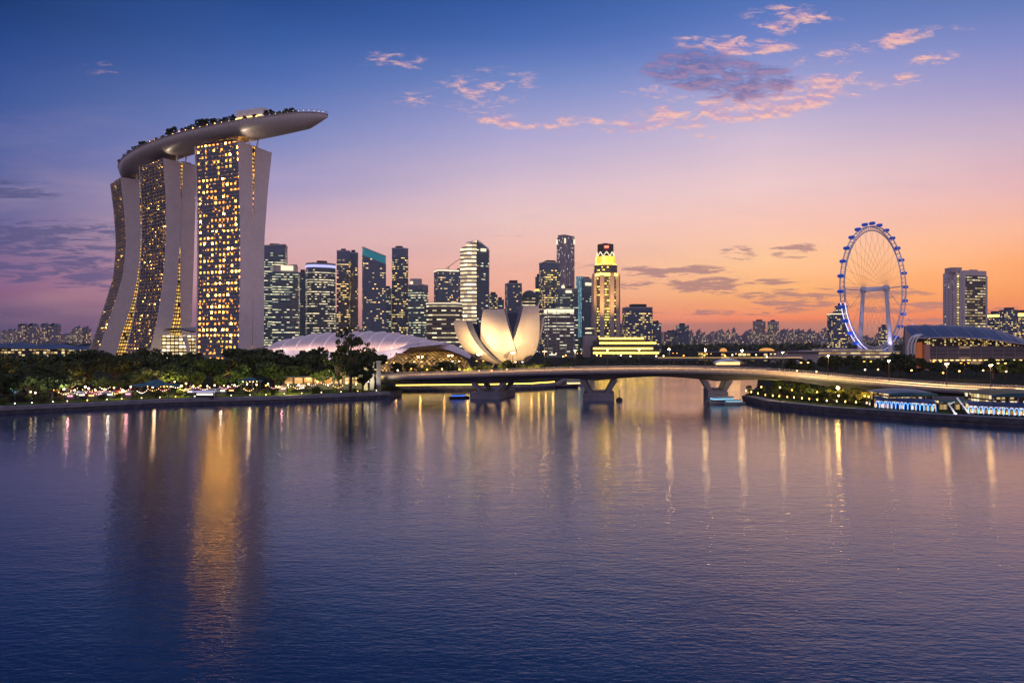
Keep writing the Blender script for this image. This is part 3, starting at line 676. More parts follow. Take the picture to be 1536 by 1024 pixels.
# domed block
r, p, (cx, cy, zt, W) = office('pale block under a dark green dome', 782, 806, 446, 1350, 'bands2', 0, .8, plant=False)
mb = MB(); n = 10
mb.grid(lambda a, b_: (cx + W * .48 * math.cos(a * 2 * math.pi) * math.cos(b_ * math.pi / 2), cy + W * .4 * math.sin(a * 2 * math.pi) * math.cos(b_ * math.pi / 2), zt + 15 * math.sin(b_ * math.pi / 2)), 20, 8)
mb.build('dome', mat('green_copper', (.05, .10, .09), .5), r, smooth=True)
office('slim slate tower with one orange sign, tucked beside a taller one', 803, 813, 416, 1290, 'dark', 0, .9, band=(434, 436, 'gold'))
office('slate tower striped with yellow windows in front of the white tower', 809, 840, 393, 1200, 'warm', 18, .9, crown=12)
r, p, (cx, cy, zt, W) = office('slender white fluted tower with a slanted floodlit top', 836, 862, 356, 1400, 'white', 40, .9, slope=-4, plant=False, fins=5)
for i in (0, 1, 3): mb = MB(); mb.box((*shrink(p, 1.0)[i], zt - 7), (1.6, 1.6, 5)); mb.build('corner_light', GL['pale'], r)
mb = MB(); mb.prism(shrink(p, .9), zt - 2, lambda x, y: zt + 6 - 3 * (x - cx) / W); mb.build('crown', M['mauve'], r)
r, p, (cx, cy, zt, W) = office('grey block with a glowing ball lamp above its roof sign', 834, 867, 433, 1150, 'rows', 6, .7, crown=6)
mb = MB(); mb.ball((cx - W * .18, cy - W * .2, zt + 3.5), 3.2, 10, 6); mb.build('lit_dome', GL['pale'], r)
mb = MB(); mb.box((cx + 2, cy - W * .42, zt - 5), (5, 1, 2.2), R(6)); mb.build('lit_panel', GL['pale'], r)
r, p, (cx, cy, zt, W) = office('dark tower with one cyan-lit vertical edge', 866, 894, 418, 1250, 'dark', 26, .9, crown=6)
mb = MB()
for k in (0,): mb.prism([(x_, y_) for x_, y_ in rect_poly(p[3][0] + 4, p[3][1] - 12, 9, 9, 26)], PZ(505, 1250), PZ(414, 1250))
mb.build('lit_edge', facade('cyan_fin', (.1, .3, .4), (.2, .3, .36), (.35, .75, 1), (.4, .85, 1), 2.4, 4.0, 1.6, (.2, .8, .1, .9), .8, 0, 0), r)
mb = MB(); mb.box((cx + 3, cy - W * .48, zt - 10), (7, 1, 2.6), R(26)); mb.build('lit_panel', GL['pale'], r)
# gold floodlit octagonal tower
D = 1080; cx, cy = PX(911, D), D + 22; W = 37 / 1024 * D
r = thing('office_tower', 'octagonal stone tower floodlit gold near its red-lit top', 'office tower', (cx, cy, GZ))
oc = lambda k, rr=0: [(cx + W * k / 2 * 1.03 * math.cos(math.pi / 8 + math.pi / 4 * i + rr), cy + W * k / 2 * 1.03 * math.sin(math.pi / 8 + math.pi / 4 * i + rr)) for i in range(8)]
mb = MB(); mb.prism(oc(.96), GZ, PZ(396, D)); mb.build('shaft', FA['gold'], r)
for i in range(8):
    mb = MB(); a = math.pi / 8 + math.pi / 4 * i; q = (cx + W * .495 * math.cos(a), cy + W * .495 * math.sin(a))
    mb.prism(rect_poly(*q, 6.2, 6.2, math.degrees(a)), GZ, PZ(412 if i % 2 else 409, D))
    mb.build('stone_pier', M['mauve'], r)
mb = MB(); mb.prism(oc(1.1), GZ, PZ(430, D) - 20); 
mb2 = MB(); mb2.prism(rect_poly(cx + W * .5, cy + 14, 9, 26, 0), GZ, PZ(408, D)); mb2.build('side_wing', M['mauve'], r)
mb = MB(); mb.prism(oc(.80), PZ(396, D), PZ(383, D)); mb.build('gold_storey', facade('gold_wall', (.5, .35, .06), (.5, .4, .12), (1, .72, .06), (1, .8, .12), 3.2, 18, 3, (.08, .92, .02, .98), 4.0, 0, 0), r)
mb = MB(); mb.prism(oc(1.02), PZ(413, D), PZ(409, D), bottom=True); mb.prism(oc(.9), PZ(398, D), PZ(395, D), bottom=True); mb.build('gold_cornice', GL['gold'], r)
mb = MB(); mb.prism(oc(.66), PZ(383, D), PZ(364, D)); mb.build('crown', M['roofdark'], r)
mb = MB()
for i in range(8):
    a0, b0 = oc(.72)[i], oc(.72)[(i + 1) % 8]; pk = ((a0[0] + b0[0]) / 2 * 1.0, (a0[1] + b0[1]) / 2)
    mb.tube((*a0, PZ(383, D)), (*pk, PZ(376, D)), .8); mb.tube((*pk, PZ(376, D)), (*b0, PZ(383, D)), .8)
mb.build('crown_gables', GL['pale'], r)
mb = MB(); q = oc(.68); mb.box(((q[5][0] + q[6][0]) / 2, q[5][1] - .6, PZ(369, D)), (3.2, .7, 1.5)); mb.build('red_sign', GL['red'], r)
mb = MB(); mb.tube((cx, cy, PZ(364, D)), (cx, cy, PZ(362, D)), 6, 4, 8); mb.build('cap', M['mauve'], r)
office('glass office block under a bright white top storey beside the museum', 817, 861, 463, 950, 'glassrow', 10, .6, crown=2, band=(463.5, 469, 'pale'), plant=False, fins=12)
office('dark square block of yellow windows to the side of the gold-lit tower', 936, 978, 461, 1300, 'warm', 4, .7, crown=5)
office('dark stepped block just past the square yellow-windowed block', 977, 991, 485, 1500, 'dark', 0, .9)
# gold striped podium
D = 960; r = thing('exhibition_hall', 'long low hall striped with gold-lit floors below the octagonal tower', 'building', (PX(938, D), D + 20, GZ))
for i, (x0, x1, y0, y1, dd) in enumerate(((889, 989, 519, 534, 0), (893, 986, 511, 519, 5), (899, 968, 506, 511, 10))):
    mb = MB(); mb.prism([(PX(x0, D), D + dd), (PX(x1, D), D + dd), (PX(x1, D), D + 45), (PX(x0, D), D + 45)], PZ(y1, D) if y1 < 530 else GZ, PZ(y0, D)); mb.build('storey', M['roofdark'], r)
    for y in ((522.5, 529) if i == 0 else (514.5,) if i == 1 else (507.5,)):
        xa, xb = x0 + 1 + 6 * (y == 514.5), x1 - 1 - 9 * (y == 522.5)
        mb = MB(); mb.box((PX((xa + xb) / 2, D), D + dd - .6, PZ(y, D)), ((xb - xa) / 2048 * D, .6, 1.1)); mb.build('gold_strip', GL['gold'], r)
D = 985; r = thing('stone_hall', 'plain mauve stone block with a lit yellow roof box by the gold striped hall', 'building', (PX(887, D), D + 10, GZ))
mb = MB(); mb.prism([(PX(877, D), D), (PX(897, D), D), (PX(897, D), D + 30), (PX(877, D), D + 30)], GZ, PZ(503, D)); mb.build('stone_walls', M['mauve'], r)
mb = MB(); mb.prism([(PX(880, D), D + 3), (PX(892, D), D + 3), (PX(892, D), D + 20), (PX(880, D), D + 20)], PZ(503, D), PZ(490, D)); mb.build('roof_box', FA['bands2'], r)

# slab hotel beyond the stadium
D = 900; r = thing('slab_hotel', 'tall pale slab hotel with one lit stair strip and a grid of yellow windows', 'hotel', (PX(1449, D), D + 20, GZ))
mb = MB(); A0, B0, C0 = (PX(1417, D + 44), D + 44), (PX(1428, D + 8), D + 8), (PX(1440, D), D)
mb.prism([B0, C0, (C0[0], D + 44), A0], GZ, PZ(406, D)); mb.build('end_wing', facade('hotel_wing', (.06, .06, .07), (.66, .58, .57), (1, .7, .3), (1, .8, .45), 7.5, 3.6, .12, (.35, .62, .25, .70), .9, 0, .3), r)
mb = MB(); mb.prism([(PX(1440, D) + .05, D - .2), (PX(1480, D), D + 10), (PX(1480, D), D + 40), (PX(1440, D) + .05, D + 40)], GZ, PZ(413, D)); mb.build('window_grid', FA['hotel'], r)
mb = MB(); A = Vector((PX(1439.5, D), D - .5)); B = Vector((PX(1481, D), D + 9.8))
mb.prism([(A.x, A.y - .6), (B.x, B.y - .6), (B.x, D + 42), (A.x, D + 42)], PZ(413, D), PZ(405.5, D))
for k in (0, 1): q = A + (B - A) * k; mb.prism(rect_poly(q.x, q.y, 2.2, 2.2, 0), GZ, PZ(413, D))
mb.build('stone_frame', M['hotel_wall'], r)
mb = MB(); a, b_ = Vector(B0), Vector(C0)
q0, q1 = a + (b_ - a) * .10, a + (b_ - a) * .42; nn = Vector((-.5, -.8)).normalized() * .3
mb.quad([(q0.x + nn.x, q0.y + nn.y, GZ), (q1.x + nn.x, q1.y + nn.y, GZ), (q1.x + nn.x, q1.y + nn.y, PZ(410, D)), (q0.x + nn.x, q0.y + nn.y, PZ(410, D))], [(0, 0), (3, 0), (3, 110), (0, 110)])
mb.build('stair_windows', facade('stair_strip', (.1, .08, .05), (.2, .17, .15), (1, .72, .22), (1, .8, .35), 3.0, 3.4, 1.8, (.1, .9, .2, .75), 1.6, 0, 0), r)
mb = MB(); a, b_ = Vector(A0), Vector(B0); q0, q1 = a + (b_ - a) * .30, a + (b_ - a) * .42; nn = Vector((-.9, -.3)).normalized() * .3
mb.quad([(q0.x + nn.x, q0.y + nn.y, GZ), (q1.x + nn.x, q1.y + nn.y, GZ), (q1.x + nn.x, q1.y + nn.y, PZ(412, D)), (q0.x + nn.x, q0.y + nn.y, PZ(412, D))], [(0, 0), (3, 0), (3, 110), (0, 110)])
mb.build('slot_windows', FA['apt'], r)
mb = MB(); mb.box((PX(1437, D), D + 18, PZ(403.5, D)), (7, 7, 3.4)); mb.box((PX(1470, D), D + 22, PZ(404.5, D)), (4, 4, 2)); mb.tube((PX(1462, D), D + 20, PZ(406, D)), (PX(1466, D), D + 20, PZ(401, D)), .4); mb.build('roof_plant', M['mauve'], r)
r.location.x += 5.3
office('short block with a lit orange top storey past the slab hotel', 1487, 1506, 470, 1500, 'warm', 8, .8, band=(472, 475, 'gold'))
office('dark tower with rooftop aerials past the slab hotel', 1506, 1524, 465, 1450, 'warm', 0, .8, mast=5)
office('broad dark block with an orange-lit band at its roof, at the skyline end', 1522, 1552, 469, 1500, 'warm', 6, .6, band=(470, 474, 'gold'))
office('stepped dark tower behind the rim of the observation wheel', 1246, 1269, 470, 1400, 'warm', 6, .8, band=(470, 471.5, 'pale'))
office('narrow taller block rising behind the stepped tower at the wheel', 1256, 1270, 459, 1430, 'rows', 0, .9, mast=6)
office('small dark block seen through the lower half of the observation wheel', 1321, 1331, 491, 1600, 'warm', 0, .9)
office('dark grey apartment tower with rounded shoulders by the distant blocks', 1016, 1033, 488, 2000, 'dark', 8, .8, cat='apartment tower', name='apartment_tower')
office('wide grey apartment block beside the rounded-shouldered apartment tower', 996, 1017, 498, 2050, 'apt', 0, .6, cat='apartment tower', name='apartment_tower')
office('pale apartment slab, the broader of the lit twin slabs on the skyline', 1131, 1149, 482, 2200, 'apt2', 14, .5, crown=8, crownmat=M['mauve'], cat='apartment tower', name='apartment_tower')
office('pale apartment slab, the narrower of the lit twin slabs on the skyline', 1153, 1168.5, 482.5, 2200, 'apt2', 10, .5, crown=8, crownmat=M['mauve'], cat='apartment tower', name='apartment_tower')

# distant apartment blocks
rnd = random.Random(11)
def far_block(x0, x1, ytop, D, label, group, fac, dome=0):
    W = (x1 - x0) / 1024 * D; cx = PX((x0 + x1) / 2, D); zt = PZ(ytop, D); poly = rect_poly(cx, D + W * .4, W, W * .7, rnd.uniform(-12, 12))
    mb = MB(); mb.prism(poly, GZ, zt, u0=rnd.randint(0, 60)); mb.prism(shrink(poly, .55), zt, zt + 6, mi=1); mb.prism(shrink(poly, .22, W * .2), zt, zt + 10, mi=1)
    if dome: mb.grid(lambda a, b_: (cx + W * .5 * (2 * a - 1), D + W * .02 + W * .75 * b_, zt + dome * math.sqrt(max(0, 1 - (2 * a - 1) ** 2))), 10, 2, mi=1)
    o = mb.build('apartment_block', [FA[fac], M['crown']], at=(cx, D, GZ)); tag(o, label, 'apartment block', group); return o
for i, (x0, x1, y, dm) in enumerate(((26, 38, 489, 8), (42, 53, 490, 12), (60.5, 70.5, 488.5, 8), (74, 86, 490, 12))):
    far_block(x0, x1, y, 2300, ['round-topped dark apartment tower, first of four in a row above the blue-roofed hall', 'second of four round-topped apartment towers above the blue-roofed hall, with a pointed dome', 'third of four round-topped apartment towers above the blue-roofed hall', 'last of four round-topped apartment towers above the blue-roofed hall, toward the hotel'][i], 'four round-topped apartment towers', 'apt', dm)
far_block(108, 119, 492.5, 2400, 'paler of two joined apartment towers close to the hotel leg', 'two joined apartment towers', 'apt2')
far_block(119.5, 131.5, 493, 2420, 'darker of two joined apartment towers close to the hotel leg', 'two joined apartment towers', 'apt')
def far_row(xa, xb, ya, yb, wa, wb, Da, Db, n, where):
    for k in range(n):
        x = xa + (xb - xa) * (k + rnd.random()) / n; wd = rnd.uniform(wa, wb); y = rnd.uniform(ya, yb); tall = y < ya + (yb - ya) * .4; pale = rnd.random() < .45
        lab = '%s %s distant apartment block %s' % ('tall' if tall else 'low', 'pale' if pale else 'grey', where)
        far_block(x - wd / 2, x + wd / 2, y, rnd.uniform(Da, Db), lab, lab, 'apt2' if pale else 'apt')
far_row(0, 62, 494, 505, 6, 11, 2500, 3000, 12, 'under the four round-topped towers')
far_row(60, 136, 496, 506, 6, 11, 2500, 3000, 12, 'by the two joined apartment towers')
far_row(984, 1040, 497, 508, 6, 11, 2500, 3000, 10, 'by the rounded-shouldered apartment tower')
far_row(1036, 1128, 494, 510, 5, 10, 2300, 3200, 26, 'between the square yellow-windowed block and the twin slabs')
far_row(1168, 1250, 495, 509, 5, 11, 2200, 3000, 22, 'between the twin slabs and the observation wheel')
far_row(1120, 1175, 500, 510, 5, 9, 2600, 3200, 9, 'around the foot of the twin slabs')
far_row(1272, 1365, 502, 511, 6, 11, 2200, 2800, 16, 'seen through and past the observation wheel')
far_row(1480, 1560, 492, 506, 9, 15, 2000, 2600, 9, 'above the curved blue stadium roof')
far_row(430, 990, 470, 500, 9, 16, 1700, 2100, 26, 'in the gaps between the office towers')
# ------------------------------------------------------------------ lotus-shaped museum
D = 480; mx, my = PX(763, D), D; Z0 = 9.0
M['petal'] = panelled('petal_panels', (.84, .76, .69), .45, 0, 14, 7, .05, .86, noise=.08, nscale=.1)
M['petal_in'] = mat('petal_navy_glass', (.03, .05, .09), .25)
mus = thing('museum', 'white lotus-shaped museum with floodlit curved petals beside the bridge', 'museum', (mx, my, GZ))
def petal(az, Rr, zt, hw_mid, hw_top, th=4.0, lean=0, curl=82):
    a = R(az); rad = Vector((math.sin(a), -math.cos(a), 0)); tan = Vector((math.cos(a), math.sin(a), 0)); c = Vector((mx, my, 0))
    sc_ = curl
    def prof(s):
        ang = R(sc_) * s; r = 4 + (Rr - 4) * math.sin(ang) / math.sin(R(sc_)); z = Z0 + (zt - Z0) * (1 - math.cos(ang)) / (1 - math.cos(R(sc_)))
        if s < .45: h_ = 3.0 + (hw_mid - 3.0) * math.sin(s / .45 * math.pi / 2)
        else: k = (s - .45) / .55; h_ = hw_mid + (hw_top - hw_mid) * k ** 1.6
        return r, z, h_
    def outer(s, q):
        r, z, h_ = prof(s); p = c + rad * (r - .10 * h_ * q * q) + tan * (h_ * q + lean * s * s); return (p.x, p.y, z)
    def inner(s, q):
        r, z, h_ = prof(s); tt = .5 + (th - .5) * min(1, s * 1.4); dr = -tt * math.sin(R(sc_) * s) - .3; dz = tt * math.cos(R(sc_) * s) * .9 + .2
        h_ *= .97; p = c + rad * (r + dr - .10 * h_ * q * q) + tan * (h_ * q + lean * s * s); return (p.x, p.y, z + dz * (1 - s))
    N = 26
    g = MB(); g.grid(lambda x, y: outer(x, 1 - 2 * y), N, 10)
    p_ = g.build('petal', M['petal'], mus, smooth=True)
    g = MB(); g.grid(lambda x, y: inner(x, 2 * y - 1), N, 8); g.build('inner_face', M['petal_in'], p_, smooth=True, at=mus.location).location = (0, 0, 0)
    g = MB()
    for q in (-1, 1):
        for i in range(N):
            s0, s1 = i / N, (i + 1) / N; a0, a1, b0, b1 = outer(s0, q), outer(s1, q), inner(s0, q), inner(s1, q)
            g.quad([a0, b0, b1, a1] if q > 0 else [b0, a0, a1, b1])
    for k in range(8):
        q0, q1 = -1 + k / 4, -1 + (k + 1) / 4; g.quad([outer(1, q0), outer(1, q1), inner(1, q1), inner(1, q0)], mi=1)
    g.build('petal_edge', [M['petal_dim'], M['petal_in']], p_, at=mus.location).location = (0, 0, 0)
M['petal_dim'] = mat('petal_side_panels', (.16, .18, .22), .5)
for az, Rr, zt, hm, ht, lean in ((-20, 30, 46.3, 12.4, 7.4, 0), (31, 30, 48.8, 10.6, 6.0, 0), (-57, 40, 38.8, 12.0, 8.5, 0), (84, 25, 41.5, 9, 6, 0), (125, 26, 44, 10, 6.5, 0), (165, 27, 46, 11, 6.5, 0), (-155, 28, 42, 10.5, 6.5, 0), (-112, 32, 38, 10.5, 7, 0)):
    petal(az, Rr, zt, hm, ht, 4.5, lean)
mb = MB(); mb.prism(round_poly(mx, my, 17, 17, 20, 2), GZ, Z0 + 1.2); mb.build('base_drum', M['dark'], mus)
for k in range(8):
    mb = MB(); a = math.pi / 8 + k * math.pi / 4; q = Vector((mx + 15 * math.cos(a), my + 15 * math.sin(a), 0))
    mb.tube((q.x, q.y, GZ), (mx + 10 * math.cos(a), my + 10 * math.sin(a), Z0 + 2.5), .45, n=6)
    mb.build('support_column', M['white'], mus)
def lamp_light(kind, name, loc, power, col, size=.3, target=None, angle=60, parent=None, blend=.6):
    ld = bpy.data.lights.new(name, kind); lo = bpy.data.objects.new(name, ld); C.objects.link(lo)
    ld.energy = power; ld.color = col; ld.shadow_soft_size = size
    if kind == 'SPOT': ld.spot_size = R(angle); ld.spot_blend = blend
    off = Vector(parent.location) if parent else Vector((0, 0, 0))
    lo.location = Vector(loc) - off
    if target is not None: lo.rotation_euler = (Vector(target) - Vector(loc)).to_track_quat('-Z', 'Y').to_euler()
    if parent: lo.parent = parent
    return lo
def floodlight(label, loc, target, power, col, angle=70, group=None, blend=.8):
    r_ = thing('floodlight', label, 'floodlight', loc, group)
    d_ = (Vector(target) - Vector(loc)).normalized(); p = Vector(loc)
    mb = MB(); mb.tube(p + Vector((0, 0, -.6)), p + Vector((0, 0, -.1)), .12); mb.tube(p - d_ * .5, p + d_ * .1, .32, .45, 8); mb.build('lamp_housing', M['dark'], r_)
    lamp_light('SPOT', 'floodlight_beam', p + d_ * .25, power, col, .4, target, angle, r_, blend); return r_
FW = (1, .62, .27)
for i, (tx, ty, px, pw, dd) in enumerate(((742, 522, 740, 15000, 422), (792, 518, 798, 13000, 424), (712, 522, 694, 17000, 428))):
    floodlight(['floodlight aimed at the broad middle petal of the lotus museum', 'floodlight aimed at the tallest petal of the lotus museum', 'floodlight aimed at the outswept side petal of the lotus museum'][i], (PX(px, dd), dd, GZ + 1.0), P(tx, ty, 458), pw * 8, FW, 60, 'floodlights around the museum')
floodlight('floodlight tucked under the petals of the lotus museum', (mx + 1, my - 14, GZ + .9), (mx - 2, my - 18, 20), 900, (1, .6, .2), 140, 'floodlights around the museum')

# ------------------------------------------------------------------ shell-roofed convention hall and its lattice canopy
M['shell'] = panelled('shell_panels', (.84, .66, .60), .45, 0, 42, 9, .05, .8)
M['rib'] = mat('shell_ribs', (.92, .86, .84), .4)
M['scallop'] = mat('scallop_panels', (.42, .45, .56), .5, noise=.15, nscale=.1)
hall = thing('convention_hall', 'low hall under two pinkish ribbed shell roofs beyond the park trees', 'convention hall', (PX(545, 560), 570, GZ))
def pw(tab, x): return float(np.interp(x, [a for a, _ in tab], [b for _, b in tab]))
CREST = [(396,523),(420,513),(440,507.5),(470,501.5),(500,499),(530,498),(560,497.5),(590,499),(620,504),(650,511),(690,521)]
EAVE = [(396,524),(440,525),(500,527.5),(560,528),(590,524),(612,518),(625,515),(660,519),(690,525)]
def shell(a, b_, dz=0):
    x = 396 + (690 - 396) * a; De, Dc = 530, 590; s_ = math.sin(b_ * math.pi / 2)
    ze, zc = PZ(pw(EAVE, x), De), PZ(pw(CREST, x), Dc); d_ = De + (Dc - De) * (1 - math.cos(b_ * math.pi / 2))
    xx = x + 26 * b_ * (1 - a) * a * 4 * 0
    return (PX(xx, De) * 1.0 + (PX(xx, Dc) - PX(xx, De)) * b_, d_, ze + (zc - ze) * s_ + dz)
mb = MB(); mb.grid(lambda a, b_: shell(a, b_), 60, 14); mb.build('shell_roof', M['shell'], hall, smooth=True)
mb = MB(); mb.grid(lambda a, b_: (shell(a, 1)[0], 590 + 60 * b_, shell(a, 1)[2] * (1 - b_) + 8 * b_), 40, 6); mb.build('rear_roof', M['shell'], hall, smooth=True)
for i in range(14):
    a0 = .02 + i * .07; pts = [shell(min(1, max(0, a0 + .11 * k / 12)), k / 12, .25) for k in range(13)]
    if a0 + .11 > 1: continue
    mb = MB(); mb.path(pts, .6, 5); mb.build('rib', M['rib'], hall)
mb = MB()       # scalloped valance under the eave
def scal(a, b_):
    x = 410 + (625 - 410) * a; ph = (a * 7) % 1; depth = 4 + 5.5 * abs(math.sin(math.pi * ph)) ** .7
    if a > .8: depth *= max(.15, (1 - a) / .2)
    p = P(x, pw(EAVE, x), 530); bulge = 3.5 * math.sin(math.pi * ph)
    return (p.x, p.y - .3 - bulge * b_, p.z - .1 - depth * b_)
mb.grid(lambda a, b_: scal(a, 1 - b_), 112, 4); mb.build('scalloped_valance', M['scallop'], hall, smooth=True)
F_CONV = facade('convention_glass', (.05, .04, .03), (.06, .05, .04), (1, .6, .2), (1, .75, .4), 4, 4, 1.1, (.05, .95, .15, .8), 1.3, .1, .3)
mb = MB(); mb.prism([(PX(430, 540), 540), (PX(640, 540), 540), (PX(640, 540), 590), (PX(430, 540), 590)], GZ, PZ(532, 540)); mb.build('glass_front', F_CONV, hall)
# lattice shell
lat = thing('lattice_canopy', 'golden lattice dome glowing between the shell-roofed hall and the lotus museum', 'canopy', (PX(645, 500), 510, GZ))
LC = [(574,541),(590,534),(605,530),(622,527.5),(650,526),(672,528),(688,534),(698,542),(704,551)]
def lat_pt(a, b_, k=1.0):
    x = 574 + 130 * a; D0, D1 = 488, 530; zc = PZ(pw(LC, x), 512)
    th = b_ * math.pi * .5; dd = D1 - (D1 - D0) * math.sin(th) * (.5 + .5 * math.sin(math.pi * min(1, a * 1.0)) ** .6)
    return Vector((PX(x, 512) + 0 * b_, dd, max(GZ, (GZ + (zc - GZ) * math.cos(th) ** .75) * k)))
M['lattice'] = mat('lattice_bars', (.16, .12, .09), .5)
m_in = bpy.data.materials.new('lit_lattice_glass'); m_in.use_nodes = True; t = NT(m_in.node_tree); b = t.n['Principled BSDF']
b.inputs['Base Color'].default_value = (.2, .14, .08, 1); b.inputs['Roughness'].default_value = .3
tcn = t.node('ShaderNodeTexCoord'); f = t.noise(tcn.outputs['Object'], .25, 4, .65)
b.inputs['Emission Color'].default_value = (1, .55, .13, 1); t.l.new(t.m('MULTIPLY', t.smooth(f, .36, .72), 1.1), b.inputs['Emission Strength'])
m_in.cycles.emission_sampling = 'NONE'
mb = MB(); mb.grid(lambda a, b_: lat_pt(a, b_, .985) + Vector((0, .6, 0)), 40, 12); mb.build('glass_skin', m_in, lat, smooth=True)
mb = MB()
for s_ in (-1, 1):
    for i in range(-7, 22):
        pts = []
        for k in range(13):
            a = i / 20 + s_ * .32 * k / 12 + (0 if s_ > 0 else .3)
            if 0 <= a <= 1: pts.append(lat_pt(a, k / 12))
        mb.path(pts, .30, 4)
mb.path([lat_pt(i / 40, 0) for i in range(41)], .6, 5); mb.path([lat_pt(i / 40, 1) for i in range(41)], .4, 5)
mb.build('lattice', M['lattice'], lat)
for k, (sx0, sx1, sy0, sy1) in enumerate(((598, 668, 521, 513.5), (645, 706, 514.5, 534))):
    mb = MB(); mb.grid(lambda a, b_: (PX(sx0 + (sx1 - sx0) * a, 505), 492 + 48 * b_, PZ(sy0 + (sy1 - sy0) * a ** (1.5 if k else .8) + (4.5 if k == 0 else 5) * (1 - b_) ** 2, 505) + .8), 20, 6); mb.build('roof_sail', M['shell'], lat, smooth=True)
    for j in range(5): mb = MB(); mb.path([Vector((PX(sx0 + (sx1 - sx0) * (a_ := (j + .5) / 5), 505), 492 + 48 * q / 6, PZ(sy0 + (sy1 - sy0) * a_ ** (1.5 if k else .8) + (4.5 if k == 0 else 5) * (1 - q / 6) ** 2, 505) + 1.05)) for q in range(7)], .28, 4); mb.build('sail_rib', M['rib'], lat)

# ------------------------------------------------------------------ bridge
CL_B = [(500, 326, 8.2), (540, 322, 8.6), (580, 316, 9.4), (650, 307, 11.0), (730, 299, 12.3), (820, 293, 13.4), (900, 290, 14.0), (980, 287, 14.3), (1060, 284, 14.2), (1174, 277, 13.2), (1297, 264, 11.3), (1400, 250, 10.0), (1536, 231, 9.0), (1700, 208, 8.4), (1950, 176, 8.0)]
BP = [(PX(x, d), d, z - (1.4 if x > 600 else .7) - (.6 if 1200 < x < 1450 else 0)) for x, d, z in CL_B]
def b_at(s): return Vector(sp_eval(BP, s))
NB = 120
def b_frame(s):
    p = b_at(s); d = b_at(min(1, s + .004)) - b_at(max(0, s - .004)); d.z = 0; d.normalize(); return p, Vector((-d.y, d.x, 0))      # nrm points away from the camera
def b_depth(s):       # girder is deepest over the piers
    x = b_at(s).x; d = 2.9
    for px in PIERX: d += 1.6 * max(0, 1 - abs(x - px) / 24) ** 1.5
    return d
PIERS = [(730, 299), (897, 290.5), (1076, 284), (1287, 265.5)]
PIERX = [PX(a, d) for a, d in PIERS]
BW = 22.0
br = thing('bridge', 'long curved concrete road bridge on V-shaped piers with lit railings', 'bridge', (PX(897, 290), 290, 0))
M['girder'] = mat('girder_concrete', (.16, .16, .185), .75, noise=.25, nscale=.12)
M['asphalt'] = mat('asphalt', (.13, .12, .11), .85, noise=.3, nscale=.4)
sect = [(-.0, -.55), (0, -1.3), (2.6, -1.9), (5.5, None), (16.5, None), (19.4, -1.9), (22, -1.3), (22, -.55)]
mb = MB()
for i in range(NB):
    s0, s1 = i / NB, (i + 1) / NB; (p0, n0), (p1, n1) = b_frame(s0), b_frame(s1)
    def q(p, n, o, z, s_): v_ = p + n * o; return (v_.x, v_.y, p.z + (z if z is not None else -b_depth(s_)))
    for (o0, z0), (o1, z1) in zip(sect, sect[1:]):
        mb.quad([q(p0, n0, o1, z1, s0), q(p1, n1, o1, z1, s1), q(p1, n1, o0, z0, s1), q(p0, n0, o0, z0, s0)])
mb.build('box_girder', M['girder'], br, smooth=False)
mb = MB()
for i in range(NB):
    s0, s1 = i / NB, (i + 1) / NB; (p0, n0), (p1, n1) = b_frame(s0), b_frame(s1)
    q2 = lambda p, n, o, z: ((p + n * o).x, (p + n * o).y, p.z + z)
    mb.quad([q2(p0, n0, 0, -.55), q2(p1, n1, 0, -.55), q2(p1, n1, BW, -.55), q2(p0, n0, BW, -.55)])
mb.build('roadway', M['asphalt'], br)
M['parapet'] = mat('lit_parapet', (.6, .5, .4), .6, noise=.3, nscale=.8)
mb = MB()
for o in (0.0, 7.6, 13.8, BW - .35):
    for i in range(NB):
        s0, s1 = i / NB, (i + 1) / NB; (p0, n0), (p1, n1) = b_frame(s0), b_frame(s1); h_ = .35
        A, B, Cc, Dd = [q2(p, n, oo, z) for p, n, oo, z in ((p0, n0, o, -.55), (p1, n1, o, -.55), (p1, n1, o, h_), (p0, n0, o, h_))]
        E, F, G, H = [q2(p, n, oo, z) for p, n, oo, z in ((p0, n0, o + .3, -.55), (p1, n1, o + .3, -.55), (p1, n1, o + .3, h_), (p0, n0, o + .3, h_))]
        mb.quad([A, B, Cc, Dd]); mb.quad([Dd, Cc, G, H]); mb.quad([F, E, H, G])
mb.build('parapet', M['parapet'], br)
mb = MB()
for o in (.15, BW - .15):
    mb.path([q2(*b_frame(i / NB), o, 1.15) for i in range(NB + 1)], .07, 4)
    mb.path([q2(*b_frame(i / NB), o, .75) for i in range(NB + 1)], .05, 4)
    for i in range(0, 4 * NB + 1): s_ = i / (4 * NB); f_ = b_frame(s_); mb.tube(q2(*f_, o, .3), q2(*f_, o, 1.15), .05, n=4, cap=False)
mb.build('railing', M['steel'], br)
mb = MB()
for o in (.55, 7.3, 14.3, BW - .6): mb.path([q2(*b_frame(i / NB), o, -.05) for i in range(NB + 1)], .09, 4)
mb.build('glow_line', glow('glow_line', (1, .6, .25), 5), br)  # glowing lines added in place of traffic light trails along the lit barriers
